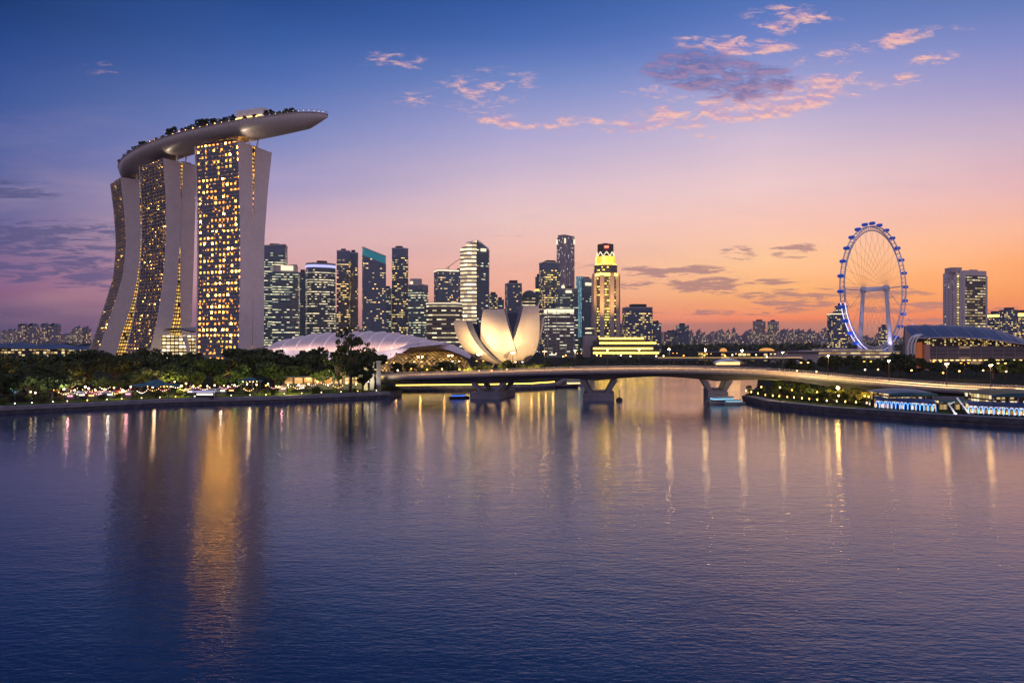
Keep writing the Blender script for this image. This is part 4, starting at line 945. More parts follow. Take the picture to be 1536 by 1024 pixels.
# V piers
def s_of_x(x):
    return min((i / 600 for i in range(601)), key=lambda s_: abs(b_at(s_).x - x))
M['pier'] = mat('pier_concrete', (.20, .20, .235), .7, noise=.25, nscale=.2)
for k, (px_, d_) in enumerate(PIERS):
    s_ = s_of_x(PIERX[k]); p, n_ = b_frame(s_); tn = Vector((n_.y, -n_.x, 0))
    pr = None
    base_z = 2.6 if k < 2 else 4.2 if k == 2 else GZ
    if k < 3:
        cx_, cy_ = p.x, p.y; L2, W2 = (6.6, 13.5) if k != 2 else (4, 12)
        cpos = p + n_ * 11; rz = math.atan2(tn.y, tn.x)
        mb = MB(); mb.box((cpos.x, cpos.y, (base_z - 2.5) / 2), (L2, W2, (base_z + 2.5) / 2), rz); mb.box((cpos.x, cpos.y, base_z + .15), (L2 - .5, W2 - .5, .15), rz); pr = mb.build('pier_footing', M['pier'], br)
    for o in (3.5, 11, 18.5):
        for sg in (-1, 1):
            spread = (7.0, 3.4) if k < 2 else (5.0, 2.8) if k == 2 else (5.0, 2.0)
            tpt = p + n_ * o + tn * spread[0] * sg; bpt = p + n_ * o + tn * spread[1] * sg
            zt_ = p.z - b_depth(s_) + .3
            if o == 11: continue
            mb = MB(); e = tn * 1.15; f_ = n_ * 1.3
            def ring_(c_, z, ke): return [Vector((*(c_ + e * ke * a + f_ * b2)[:2], z)) for a, b2 in ((-1, -1), (1, -1), (1, 1), (-1, 1))]
            r0, r1 = ring_(bpt, base_z, .8), ring_(tpt, zt_, 1.15)
            for j in range(4): mb.quad([r0[j], r0[(j + 1) % 4], r1[(j + 1) % 4], r1[j]])
            mb.build('pier_leg', M['pier'], br)
# abutment towers at the park end
for i, x in enumerate((549, 558, 568)):
    p = P(x, 545, 318 - i * 2); r = thing('bridge_pylon', ['bluish square pylon, shortest of three where the bridge meets the park', 'bluish square pylon in the middle of three where the bridge meets the park', 'pale square pylon standing on the quay at the very end of the bridge'][i], 'pylon', (p.x, p.y, GZ), 'three pylons at the bridge end')
    zt_ = PZ((548, 545, 543)[i], p.y); mb = MB(); mb.prism(rect_poly(p.x, p.y, 1.9, 1.9, 12), GZ, zt_); mb.build('shaft', M['pier'], r)
    mb = MB(); mb.prism(rect_poly(p.x, p.y, 2.5, 2.5, 12), zt_, zt_ + .5, bottom=True); mb.build('cap', M['steel'], r)
# lit arcade along the park by the bridge
D = 322; r = thing('lit_arcade', 'long low arcade with glowing amber bays behind the park trees', 'arcade', (PX(487, D), D, GZ))
xa, xb = PX(424, D), PX(546, D)
mb = MB(); mb.prism([(xa, D), (xb, D), (xb, D + 9), (xa, D + 9)], GZ, GZ + 2.6); mb.build('base_wall', M['dark'], r)
mb = MB(); mb.prism([(xa, D + 2), (xb, D + 2), (xb, D + 8), (xa, D + 8)], GZ + 2.6, GZ + 5.6); mb.build('lit_bays', facade('arcade_bays', (.3, .15, .06), (.05, .03, .02), (1, .5, .16), (1, .6, .24), 4.6, 3.0, 3, (.08, .92, -1, 2), .9, 0, 0), r)
mb = MB(); mb.box(((xa + xb) / 2, D + 4.5, GZ + 5.9), ((xb - xa) / 2 + 1, 5.5, .3)); mb.build('roof', M['roofdark'], r)
for i in range(9): x = xa + (xb - xa) * i / 8; mb = MB(); mb.box((x, D + .6, GZ + 4.1), (.3, .3, 1.5)); mb.build('column', M['dark'], r)

# ------------------------------------------------------------------ observation wheel
D = 900; wc = P(1312, 433.5, D); RW = 93.5 / 1024 * D; wa = R(36)          # the wheel's plane is turned away from facing the park
ax = Vector((math.cos(wa), math.sin(wa), 0)); nrm = Vector((-math.sin(wa), math.cos(wa), 0)); upv = Vector((0, 0, 1))
wh = thing('observation_wheel', 'giant observation wheel ringed with blue capsules on two white legs', 'ferris wheel', (wc.x, wc.y, 12))
def wp(r_, th, o=0): return wc + (ax * math.cos(th) + upv * math.sin(th)) * r_ + nrm * o
M['wheel_white'] = mat('wheel_white', (.7, .7, .78), .4)
M['wheel'] = mat('wheel_steel', (.68, .69, .78), .4, .2)
mb = MB(); NS = 84
for o in (-2.6, 2.6):
    mb.path([wp(RW, 2 * math.pi * i / NS, o) for i in range(NS + 1)], .72, 6)
mb.path([wp(RW - 5.5, 2 * math.pi * i / NS, 0) for i in range(NS + 1)], .75, 6)
for i in range(NS):
    t0 = 2 * math.pi * i / NS; t1 = 2 * math.pi * (i + .5) / NS
    mb.tube(wp(RW, t0, -2.6), wp(RW, t0, 2.6), .28, n=4); mb.tube(wp(RW - 5.5, t0), wp(RW, t1, -2.6), .28, n=4); mb.tube(wp(RW - 5.5, t0), wp(RW, t1, 2.6), .28, n=4)
mb.build('rim', M['wheel'], wh)
for o, nm in ((-2.7, 'rim_light'), (2.7, 'rim_light')):
    mb = MB(); mb.path([wp(RW + .3, math.pi * (1.08 + .84 * i / 40), o) for i in range(41)], .55, 4); mb.build(nm, glow('rim_violet', (.62, .55, 1), 2.6), wh)
mb = MB()
for i in range(56):
    t0 = 2 * math.pi * (i + .5) / 56; mb.tube(wp(3, t0 + .5 * (-1) ** i, 15 * (-1) ** i), wp(RW - 5.5, t0), .13, n=3, cap=False)
mb.build('spokes', mat('spoke_cable', (.40, .33, .32), .5), wh)
SP = 15
mb = MB(); mb.tube(wc - nrm * SP, wc + nrm * SP, 3.0, 3.0, 16); mb.build('spindle', M['wheel_white'], wh)
for sg in (-1, 1):
    e = wc + nrm * SP * sg
    mb = MB(); mb.tube(e - nrm * sg * 3, e + nrm * sg * 2.5, 4.2, 4.2, 12); mb.build('hub', M['wheel'], wh)
    mb = MB(); f_ = e + nrm * sg * 5 ; foot = Vector((f_.x, f_.y, 12.2)) 
    mb.tube(e + Vector((0, 0, -1)), foot, 2.3, 2.9, 10); mb.build('leg', M['wheel_white'], wh)
    mb = MB(); pth = [e + nrm * sg * 2, e + nrm * sg * 24 + Vector((0, 0, 2))]
    mb.tube(pth[0], pth[1], .7); mb.tube(pth[1] + Vector((0, 0, 3)), pth[1] + Vector((0, 0, -12)), .6); mb.tube(pth[1] + Vector((0, 0, -12)), pth[1] - nrm * sg * 6 + Vector((0, 0, -26)), .4, .3)
    mb.build('service_gantry', M['wheel'], wh)
    for da in (-1, 1):
        mb = MB(); mb.tube(e, Vector((e.x + ax.x * 52 * da + nrm.x * sg * 34, e.y + ax.y * 52 * da + nrm.y * sg * 34, 12)), .22, n=4); mb.build('stay_cable', M['steel'], wh)
M['caps'] = mat('capsule_blue', (.02, .07, .35), .3, emit=(.02, .12, .9), es=.25)
M['caps_w'] = mat('capsule_glass', (.02, .05, .3), .2, emit=(.08, .3, 1), es=.9)
for i in range(28):
    th = 2 * math.pi * (i + .35) / 28; c_ = wp(RW + 3.9, th)
    mb = MB(); hw_ = (2.3, 3.8, 2.2)
    rg = lambda k, xx: [c_ + nrm * xx + ax * hw_[0] * k * math.cos(a) + upv * hw_[2] * k * math.sin(a) for a in (math.pi / 4 * j for j in range(8))]
    for (x0_, k0), (x1_, k1) in zip(((-3.8, .55), (-3, .95), (0, 1.05), (3, .95)), ((-3, .95), (0, 1.05), (3, .95), (3.8, .55))):
        A, B = rg(k0, x0_), rg(k1, x1_)
        for j in range(8): mb.quad([A[j], A[(j + 1) % 8], B[(j + 1) % 8], B[j]])
    mb.quad(list(reversed(rg(.55, -3.8)))); mb.quad(rg(.55, 3.8)); cap = mb.build('capsule', M['caps'], wh)
    mb = MB(); mb.box((c_.x, c_.y, c_.z + .3), (2.45, 1.6, .8), math.atan2(nrm.y, nrm.x)); o = mb.build('window_band', M['caps_w'], cap, at=wh.location); o.location = (0, 0, 0)
# terminal under the wheel
D = 850; tm = thing('wheel_terminal', 'layered round-ended terminal building with lit floors under the observation wheel', 'building', (PX(1290, D), D + 40, GZ))
F_TERM = facade('terminal_bands', (.2, .14, .08), (.25, .22, .22), (1, .62, .2), (1, .75, .35), 6, 4.2, 1.6, (.0, 1, .2, .7), .9, .2, .3)
for (x0, x1, y0, y1, dp) in ((1185, 1372, 534, 546, 0), (1230, 1368, 528, 534, 6), (1250, 1345, 525, 528, 14)):
    mb = MB(); poly = round_poly(PX((x0 + x1) / 2, D), D + 45, (x1 - x0) / 1024 * D, 90 - dp * 2, 32, 3.5)
    mb.prism(poly, GZ if y1 == 546 else PZ(y1, D), PZ(y0, D)); mb.build('storey', F_TERM, tm)
    mb = MB(); mb.prism(shrink(poly, 1.02), PZ(y0, D), PZ(y0, D) + 1.1, bottom=True); mb.build('roof_slab', M['mauve'], tm)
D = 700; r = thing('paddock_hall', 'long flat pale hall with blank walls in front of the wheel terminal', 'building', (PX(1215, D), D + 20, GZ))
mb = MB(); mb.prism([(PX(1182, D), D), (PX(1228, D), D), (PX(1228, D), D + 50), (PX(1182, D), D + 50)], GZ, PZ(529, D)); mb.build('walls', M['mauve'], r)
mb = MB(); mb.box((PX(1205, D), D + 25, PZ(529, D) + .5), ((47 / 2048) * D, 27, .5)); mb.build('roof', M['roofdark'], r)

# ------------------------------------------------------------------ grandstand hall with curved blue roof
D = 560; st = thing('grandstand_hall', 'wide hall with a curved blue louvred roof beside the observation wheel', 'stadium', (PX(1450, D), D + 20, GZ))
TOPY = [(1356,489),(1380,487.5),(1420,488),(1460,490),(1490,493.5),(1512,500),(1536,509),(1580,519),(1640,532)]
BOTY = [(1356,505),(1380,507),(1440,506),(1480,508.5),(1512,513),(1536,516.5),(1580,525),(1640,536)]
M['blueroof'] = mat('blue_louvres', (.05, .09, .19), .42, noise=.3, nscale=.15)
def roof_(a, b_, dz=0):
    x = 1356 + 284 * a; x2 = x + 14 * (1 - b_)
    z0, z1 = PZ(pw(BOTY, x2), 545), PZ(pw(TOPY, x), 585); wv = .5 * abs(math.sin(a * 40)) * b_
    return (PX(x2, 545) * (1 - b_) + PX(x, 585) * b_, 545 + 40 * b_, z0 + (z1 - z0) * math.sin(b_ * math.pi / 2) + wv + dz)
mb = MB(); mb.grid(roof_, 80, 10); mb.build('roof', M['blueroof'], st, smooth=True)
mb = MB(); mb.grid(lambda a, b_: (roof_(a, 1)[0], 585.2 + 4 * b_, roof_(a, 1)[2] * (1 - b_) + GZ * b_), 60, 4); mb.build('rear_wall', M['mauve'], st)
mb = MB(); q = [roof_(0.004, k / 8) for k in range(9)]
for a_, b_ in zip(q, q[1:]): mb.quad([(a_[0], a_[1], GZ), (a_[0], a_[1], a_[2] - .2), (b_[0], b_[1], b_[2] - .2), (b_[0], b_[1], GZ)])
mb.build('gable_wall', M['mauve'], st)
for i in range(11):
    mb = MB(); mb.path([roof_(min(1, max(0, .02 + i * .085 + .05 * (1 - k / 8))), k / 8, .25) for k in range(9)], .3, 4); mb.build('roof_rib', M['steel'], st)
mb = MB(); mb.path([roof_(i / 60, 0, .0) for i in range(61)], .55, 5); mb.build('eave', M['mauve'], st)
F_EAVE = facade('eave_lights', (.05, .04, .03), (.03, .025, .02), (1, .6, .16), (1, .75, .3), 1.6, 1.3, .42, (.1, .9, .2, .8), 1.3, .2, .8)
mb = MB()
for i in range(40):
    x0, x1 = 1386 + 254 * i / 40, 1386 + 254 * (i + 1) / 40; D2_ = 556
    mb.quad([P(x0, pw(BOTY, x0) + 12, D2_), P(x1, pw(BOTY, x1) + 12, D2_), P(x1, pw(BOTY, x1) - 1, D2_), P(x0, pw(BOTY, x0) - 1, D2_)], [(x0 * .54, 0), (x1 * .54, 0), (x1 * .54, 7), (x0 * .54, 7)])
mb.build('lit_eave_wall', F_EAVE, st)
F_STW = facade('stand_wall', (.11, .10, .12), (.17, .155, .17), (1, .6, .25), (1, .7, .3), 9, 3.2, .05, (.03, .97, .06, .94), .5, 0, .3)
mb = MB(); mb.prism([(PX(1388, 548), 548), (PX(1640, 548), 548), (PX(1640, 548), 570), (PX(1388, 548), 570)], GZ, PZ(519, 548)); mb.build('wall', F_STW, st)
for i in range(18): x = 1394 + i * 8.6; mb = MB(); mb.box((PX(x, 546), 546.6, PZ(540, 546)), (1.1, .3, .3)); mb.build('wall_lamp', GL['warm_lo'], st)
for k, x in enumerate((1379, 1390)):
    mb = MB(); mb.prism(rect_poly(PX(x, 540), 541, 3.4 if k == 0 else 4.2, 4, 0), GZ, PZ(513 if k == 0 else 516, 540)); mb.build('column', mat('orange_glow_column' if k == 0 else 'pink_glow_column', (.5, .16, .06) if k == 0 else (.4, .24, .22), .6, emit=(1, .25, .05), es=.18 if k == 0 else .03), st)  # columns emit a little, standing in for coloured light falling on them
for k in range(3):
    mb = MB(); mb.path([P(1362 + 5 * k, 531, 535), P(1361.5 + 5 * k, 522, 535), P(1363 + 5 * k, 513, 535), P(1368 + 4.5 * k, 505, 536), P(1376 + 3.5 * k, 501.5, 538)], .55, 6); mb.build('curved_pipe', M['white'], st)
# ------------------------------------------------------------------ blue restaurant arcades on the promenade
GL['cyan_lo'] = glow('cyan_windows', (.3, .7, 1), .9)
M['bluecan'] = mat('blue_canvas', (.02, .05, .16), .5, noise=.2, nscale=.6)
M['tealroof'] = mat('teal_metal_roof', (.03, .12, .16), .4, .2, noise=.2, nscale=.3)
M['yelroof'] = mat('olive_roof', (.16, .15, .05), .5, noise=.2, nscale=.4)
F_REST = facade('restaurant_glass', (.04, .04, .03), (.05, .04, .03), (1, .68, .28), (1, .8, .5), 1.4, 2.2, .85, (.06, .94, .1, .85), 1.3, .1, .7)
F_REST2 = facade('restaurant_arcade_glass', (.03, .03, .03), (.03, .03, .04), (1, .5, .15), (1, .7, .35), 1.0, 1.6, .7, (.1, .9, .1, .9), 1.1, .1, .6)
def shore_e(x):         # depth of the promenade edge in the photo column x
    return pw([(1115,284),(1150,259),(1240,235),(1325,222.6),(1410,210),(1536,198),(1640,188)], x)
def arcade(label, xa, xb, back, bay, n):
    r = thing('restaurant_arcade', label, 'restaurant', (PX((xa + xb) / 2, shore_e((xa + xb) / 2) + back), shore_e((xa + xb) / 2) + back, GZ))
    pts = [Vector((PX(xa + (xb - xa) * i / n, shore_e(xa + (xb - xa) * i / n) + back), shore_e(xa + (xb - xa) * i / n) + back, 0)) for i in range(n + 1)]
    inw = Vector((.35, .94, 0))
    mb = MB()
    for a, b_ in zip(pts, pts[1:]):
        L = (b_ - a).length; k = len(mb.f); A, B = a + inw * 3, b_ + inw * 3
        mb.quad([(A.x, A.y, GZ), (B.x, B.y, GZ), (B.x, B.y, GZ + 3.2), (A.x, A.y, GZ + 3.2)], [(k * L, 0), (k * L + L, 0), (k * L + L, 3.2), (k * L, 3.2)])
    mb.build('lit_front', F_REST2, r)
    mb = MB()
    for a, b_ in zip(pts, pts[1:]):
        A, B = a + inw * 7, b_ + inw * 7; f_ = inw * -.5
        for (p0, p1, z0), (q0, q1, z1) in (((a + f_, b_ + f_, 3.0), (a + inw * 2, b_ + inw * 2, 3.5)), ((a + inw * 2, b_ + inw * 2, 3.5), (A, B, 3.7))):
            mb.quad([(p0.x, p0.y, GZ + z0), (p1.x, p1.y, GZ + z0), (q1.x, q1.y, GZ + z1), (q0.x, q0.y, GZ + z1)])
        mb.quad([(a.x + f_.x, a.y + f_.y, GZ + 2.7), (b_.x + f_.x, b_.y + f_.y, GZ + 2.7), (b_.x + f_.x, b_.y + f_.y, GZ + 3.0), (a.x + f_.x, a.y + f_.y, GZ + 3.0)])
    mb.build('canopy', M['bluecan'], r)
    for i, p in enumerate(pts):
        mb = MB(); mb.tube((p.x, p.y, GZ), (p.x, p.y, GZ + 2.5), .13, n=6); mb.build('post', M['steel'], r)
        if i < n:
            d = pts[i + 1] - p; mb = MB()
            arc = [p + d * (.5 - .44 * math.cos(math.pi * k / 8)) + Vector((0, 0, GZ + 1.0 + 1.5 * math.sin(math.pi * k / 8))) - inw * .15 for k in range(9)]
            mb.path([arc[0] - Vector((0, 0, .7))] + arc + [arc[-1] - Vector((0, 0, .7))], .075, 4); mb.build('lit_arch', GL['arch'], r)
    return r
GL['arch'] = glow('arch_light', (.10, .38, 1), 3.2)
arcade('blue-canopied restaurant arcade of light arches below the teal barrel roof', 1313, 1404, 7, 0, 15)
arcade('blue-canopied restaurant arcade of light arches past the crossed white masts', 1452, 1590, 7, 0, 18)
def pavilion(label, x0, x1, d0, ytop, yb, roofm, dep=14):
    r = thing('pavilion', label, 'pavilion', (PX((x0 + x1) / 2, d0), d0 + dep / 2, GZ))
    W = PX(x1, d0) - PX(x0, d0); cx = PX((x0 + x1) / 2, d0); zt, ze = PZ(ytop, d0), PZ(yb, d0)
    mb = MB(); mb.prism([(cx - W * .46, d0 + 1), (cx + W * .46, d0 + 1), (cx + W * .46, d0 + dep), (cx - W * .46, d0 + dep)], GZ, ze - .1); mb.build('glass_walls', F_REST, r)
    mb = MB()
    def rf(a, b_):
        e = 1 - abs(2 * a - 1) ** 3; return (cx + W * .52 * (2 * a - 1), d0 - .8 + (dep + 1.6) * b_, ze + (zt - ze) * e * math.sin(math.pi * (.12 + .76 * b_)) + .12)
    mb.grid(rf, 24, 10); mb.build('barrel_roof', roofm, r, smooth=True)
    mb = MB(); mb.grid(lambda a, b_: (rf(a, 0)[0], d0 - .8, ze - .5 + (rf(a, 0)[2] - ze + .5) * b_), 24, 1); mb.build('fascia', M['tealroof'], r)
    for i in range(7): x = cx - W * .46 + W * .92 * i / 6; mb = MB(); mb.box((x, d0 + .7, (GZ + ze) / 2), (.15, .15, (ze - GZ) / 2 - .05)); mb.build('column', M['steel'], r)
    return r
pavilion('glass restaurant pavilion under a teal barrel roof', 1333, 1404, 229, 585, 591, M['tealroof'])
pavilion('olive-roofed restaurant pavilion at the end of the promenade', 1488, 1570, 214, 585, 593, M['yelroof'])
pavilion('low dark-roofed restaurant between the teal and the olive roofs', 1408, 1484, 226, 597, 601, M['roofdark'], 10)
for i, (xa, ya, xb, yb) in enumerate(((1423, 606, 1433, 623), (1436, 597, 1454, 623))):
    a, b_ = P(xa, ya, 216), P(xb, yb, 213); b_.z = GZ
    r = thing('leaning_mast', ['shorter white leaning mast with a bent top by the quay edge', 'longer white leaning mast by the quay edge between two arcades'][i], 'mast', (b_.x, b_.y, GZ))
    mb = MB(); mb.tube(b_, a, .32, .24, 8)
    if i == 0: mb.tube(a, a + Vector((2.2, .5, .7)), .24, .15, 8)
    mb.ball(a, .34, 8, 5); mb.build('tube', M['white'], r)
    mb = MB(); mb.tube((b_.x, b_.y, GZ), (b_.x, b_.y, GZ + .35), .6, .5, 8); mb.build('foot', M['steel'], r)
    lamp_light('SPOT', 'mast_light', (b_.x - 1, b_.y - 2.5, GZ + .3), 900, (1, .95, .9), .2, tuple((a + b_) / 2), 70, r)
# terrace umbrellas / tables in front of the far arcade: low orange-lit table groups
for i in range(7):
    x = 1458 + i * 13; d_ = shore_e(x) + 4.2; p = Vector((PX(x, d_), d_, GZ))
    r = thing('terrace_table', 'small round terrace table glowing amber at the quay edge before the arcade', 'table', p, 'amber-lit tables along the quay edge')
    mb = MB(); mb.tube(p, p + Vector((0, 0, .72)), .06); mb.prism(round_poly(p.x, p.y, 1.3, 1.3, 10, 2), GZ + .72, GZ + .78, bottom=True); mb.build('table', M['dark'], r)
    mb = MB(); mb.ball(p + Vector((0, 0, .98)), .2, 6, 4); mb.build('table_lamp', GL['orange'], r)
# ------------------------------------------------------------------ park canopies, stalls
GL['stall_p'] = glow('stall_pink', (1, .4, .5), 2.2); GL['stall_a'] = glow('stall_amber', (1, .55, .18), 2.6); GL['stall_w'] = glow('stall_white', (1, .85, .65), 2.6)
def canopy(label, x0, x1, ytop, yb, D, lobes, strength=1):
    cx = PX((x0 + x1) / 2, D); W = PX(x1, D) - PX(x0, D); zt, ze = PZ(ytop, D), PZ(yb, D)
    r = thing('canopy_pavilion', label, 'canopy', (cx, D, GZ))
    mb = MB()
    def f(a, b_):
        th = 2 * math.pi * a; rr = b_ * (1 + .06 * math.cos(th * lobes)); drop = b_ ** 1.3
        k = 1 if b_ < .34 else .0
        z = zt - (zt - ze) * (.35 * min(1, b_ / .34) + (0 if b_ <= .36 else .2 + .45 * ((b_ - .36) / .64) ** .8)) + .22 * math.cos(th * lobes) * b_
        return (cx + W / 2 * rr * math.cos(th), D + W * .33 * rr * math.sin(th), z)
    mb.grid(f, 48, 10); mb.build('canvas_roof', M['teal'], r, smooth=False)
    for k in range(6):
        th = 2 * math.pi * (k + .5) / 6; p = (cx + W * .4 * math.cos(th), D + W * .26 * math.sin(th)); mb = MB(); mb.tube((*p, GZ), (*p, ze + .6), .12); mb.build('post', M['dark'], r)
    for k in range(5): mb = MB(); mb.ball((cx + W * .14 * (k - 2), D - W * .05, ze - .3), .18, 6, 4); mb.build('hanging_lamp', GL['warm'], r)
    lamp_light('POINT', 'canopy_light', (cx, D - 1, ze - .6), 700, (1, .6, .3), .4, parent=r)
    return r
canopy('broad tiered teal canopy pavilion by the park lawn', 198, 268, 569, 578, 277, 8)
canopy('smaller teal canopy pavilion nearer to the amber arcade', 357, 394, 565.5, 571, 292, 6)
canopy('low teal canopy half hidden at the west end of the park', 8, 42, 558, 563, 300, 6)
def shore_w(x): return pw([(-200, 215), (0, 235), (260, 267), (400, 278), (585, 305), (640, 315)], x)
stall_desc = ['with pink-lit counter', 'with amber-lit counter', 'with white-lit counter']
M['awn'] = [mat('red_awning', (.3, .04, .05), .7), mat('cream_awning', (.5, .42, .3), .7), mat('grey_awning', (.3, .3, .36), .7)]
srng = random.Random(5)
stalls = [(104,14),(122,17),(136,13),(150,16),(164,14),(178,17),(191,13),(284,15),(300,15),(316,14),(333,17),(346,18),(424,20),(452,22)]
for i, (x, bk) in enumerate(stalls):
    d_ = shore_w(x) + bk; p = Vector((PX(x, d_), d_, GZ)); k = (i * 2) % 3
    nth = ['at the west end of the stall row', 'second from the west end of the stall row', 'third from the west end of the stall row', 'fourth from the west end of the stall row', 'fifth along the stall row, before the tiered teal canopy', 'sixth along the stall row, before the tiered teal canopy', 'last of the row, touching the tiered teal canopy', 'first of the row east of the tiered teal canopy', 'second of the row east of the tiered teal canopy', 'third of the row east of the tiered teal canopy', 'just west of the smaller teal canopy', 'beside the smaller teal canopy', 'in front of the west end of the amber arcade', 'in front of the middle of the amber arcade'][i]
    r = thing('market_stall', 'food stall %s, %s' % (stall_desc[k], nth), 'stall', p, 'food stalls on the park waterfront')
    mb = MB(); mb.box((p.x, p.y + 1.0, GZ + 1.2), (1.7, .9, 1.2)); mb.build('booth', M['dark'], r)
    mb = MB(); z = GZ + 2.75; mb.quad([(p.x - 2.1, p.y - 1.2, z - .35), (p.x + 2.1, p.y - 1.2, z - .35), (p.x + 2.1, p.y + .6, z + .3), (p.x - 2.1, p.y + .6, z + .3)]); mb.quad([(p.x - 2.1, p.y + .6, z + .3), (p.x + 2.1, p.y + .6, z + .3), (p.x + 2.1, p.y + 2, z - .2), (p.x - 2.1, p.y + 2, z - .2)])
    mb.quad([(p.x - 2.1, p.y - 1.2, z - .6), (p.x + 2.1, p.y - 1.2, z - .6), (p.x + 2.1, p.y - 1.2, z - .35), (p.x - 2.1, p.y - 1.2, z - .35)]); mb.build('awning', M['awn'][(i + 1) % 3], r)
    mb = MB(); mb.box((p.x + .3, p.y - .05, GZ + 1.7), (1.0, .06, .22)); mb.build('lit_counter', (GL['stall_p'], GL['stall_a'], GL['stall_w'])[k], r)
    if i % 2 == 0: lamp_light('POINT', 'stall_light', (p.x, p.y - 1.0, GZ + 2.0), 260, ((1, .4, .45), (1, .6, .25), (1, .85, .65))[k], .3, parent=r)
p = P(306, 588, 270); p.z = GZ
r = thing('lit_kiosk', 'flat white-roofed kiosk edged with a cold white strip near the quay', 'kiosk', p)
mb = MB(); mb.box((p.x, p.y + 2, GZ + 2.75), (4.6, 2.4, .16)); mb.build('roof', M['white'], r)
mb = MB(); mb.box((p.x, p.y - .45, GZ + 2.75), (4.6, .05, .12)); mb.build('light_strip', GL['violet'], r)
mb = MB(); mb.box((p.x, p.y + 2.4, GZ + 1.2), (3.6, 1.6, 1.2)); mb.build('counter', M['dark'], r)
for s_ in (-4.2, 4.2): mb = MB(); mb.tube((p.x + s_, p.y, GZ), (p.x + s_, p.y, GZ + 2.6), .08); mb.build('post', M['steel'], r)
mb = MB(); mb.box((p.x, p.y + .7, GZ + 1.7), (3.2, .06, .3)); mb.build('lit_counter', GL['stall_w'], r)

# far low halls with blue wavy roofs, beyond the park
M['bluehall'] = mat('slate_blue_roof', (.06, .10, .18), .5, noise=.3, nscale=.05)
for i, (x0, x1, y0, y1, D) in enumerate(((-40, 62, 514, 524, 960), (34, 104, 515, 525, 930), (98, 150, 518, 526, 900))):
    r = thing('blue_roofed_hall', ['widest wavy blue-roofed hall under the round-topped apartment towers', 'blue-roofed hall with a swooping gable in the middle of three', 'smallest blue-roofed hall, touching the curved hotel leg'][i], 'hall', (PX((x0 + x1) / 2, D), D + 20, GZ))
    mb = MB(); mb.prism([(PX(x0, D), D + 4), (PX(x1, D), D + 4), (PX(x1, D), D + 60), (PX(x0, D), D + 60)], GZ, PZ(y1, D)); mb.build('lit_walls', facade('hall_wall', (.03, .03, .03), (.03, .03, .035), (1, .6, .15), (1, .75, .35), 5, 4, .5, (.1, .9, .1, .7), 1.5, .1, .6) if i == 0 else FA_H, r)
    if i == 0: FA_H = r.children[0].data.materials[0]
    mb = MB(); mb.grid(lambda a, b_: (PX(x0 - 1 + (x1 - x0 + 2) * a, D), D + 70 * b_, PZ(y1, D) + (PZ(y0, D) - PZ(y1, D)) * math.sin(math.pi * (.1 + .5 * b_)) * (.75 + .25 * math.sin(a * 7 + i))), 30, 8); mb.build('roof', M['bluehall'], r, smooth=True)
# shell-roofed jetty pavilion and domes across the bay
D = 660; p = P(1091, 543, D); r = thing('shell_pavilion', 'low white shell-roofed pavilion across the bay behind the bridge', 'pavilion', (p.x, D, GZ))
mb = MB(); mb.grid(lambda a, b_: (PX(1072 + 48 * a, D), D + 18 * b_, GZ + 1.0 + 4.8 * math.sin(math.pi * a) ** .8 * math.sin(math.pi * (.2 + .6 * b_))), 24, 8); mb.build('shell_roof', M['white'], r, smooth=True)
mb = MB(); mb.prism([(PX(1078, D), D + 4), (PX(1112, D), D + 4), (PX(1112, D), D + 12), (PX(1078, D), D + 12)], GZ, GZ + 2.4); mb.build('lit_front', GL['stall_a'], r)
for i, (x, y, w_, D) in enumerate(((1085, 525, 11, 980), (1150, 524, 22, 960))):
    r = thing('lit_dome', ['small dome glowing orange among dark trees across the bay', 'wider flat dome glowing orange below the twin slabs'][i], 'dome', (PX(x, D), D, GZ)); W = w_ / 1024 * D
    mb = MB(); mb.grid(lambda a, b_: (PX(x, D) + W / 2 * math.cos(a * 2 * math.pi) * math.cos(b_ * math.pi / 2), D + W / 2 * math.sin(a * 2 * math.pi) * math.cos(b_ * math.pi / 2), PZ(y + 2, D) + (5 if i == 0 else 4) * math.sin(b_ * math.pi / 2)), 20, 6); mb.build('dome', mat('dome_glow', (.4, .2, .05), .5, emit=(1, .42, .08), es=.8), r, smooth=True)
    mb = MB(); mb.prism(round_poly(PX(x, D), D, W * .9, W * .9, 20, 2), GZ, PZ(y + 2, D)); mb.build('drum', FA_H, r)

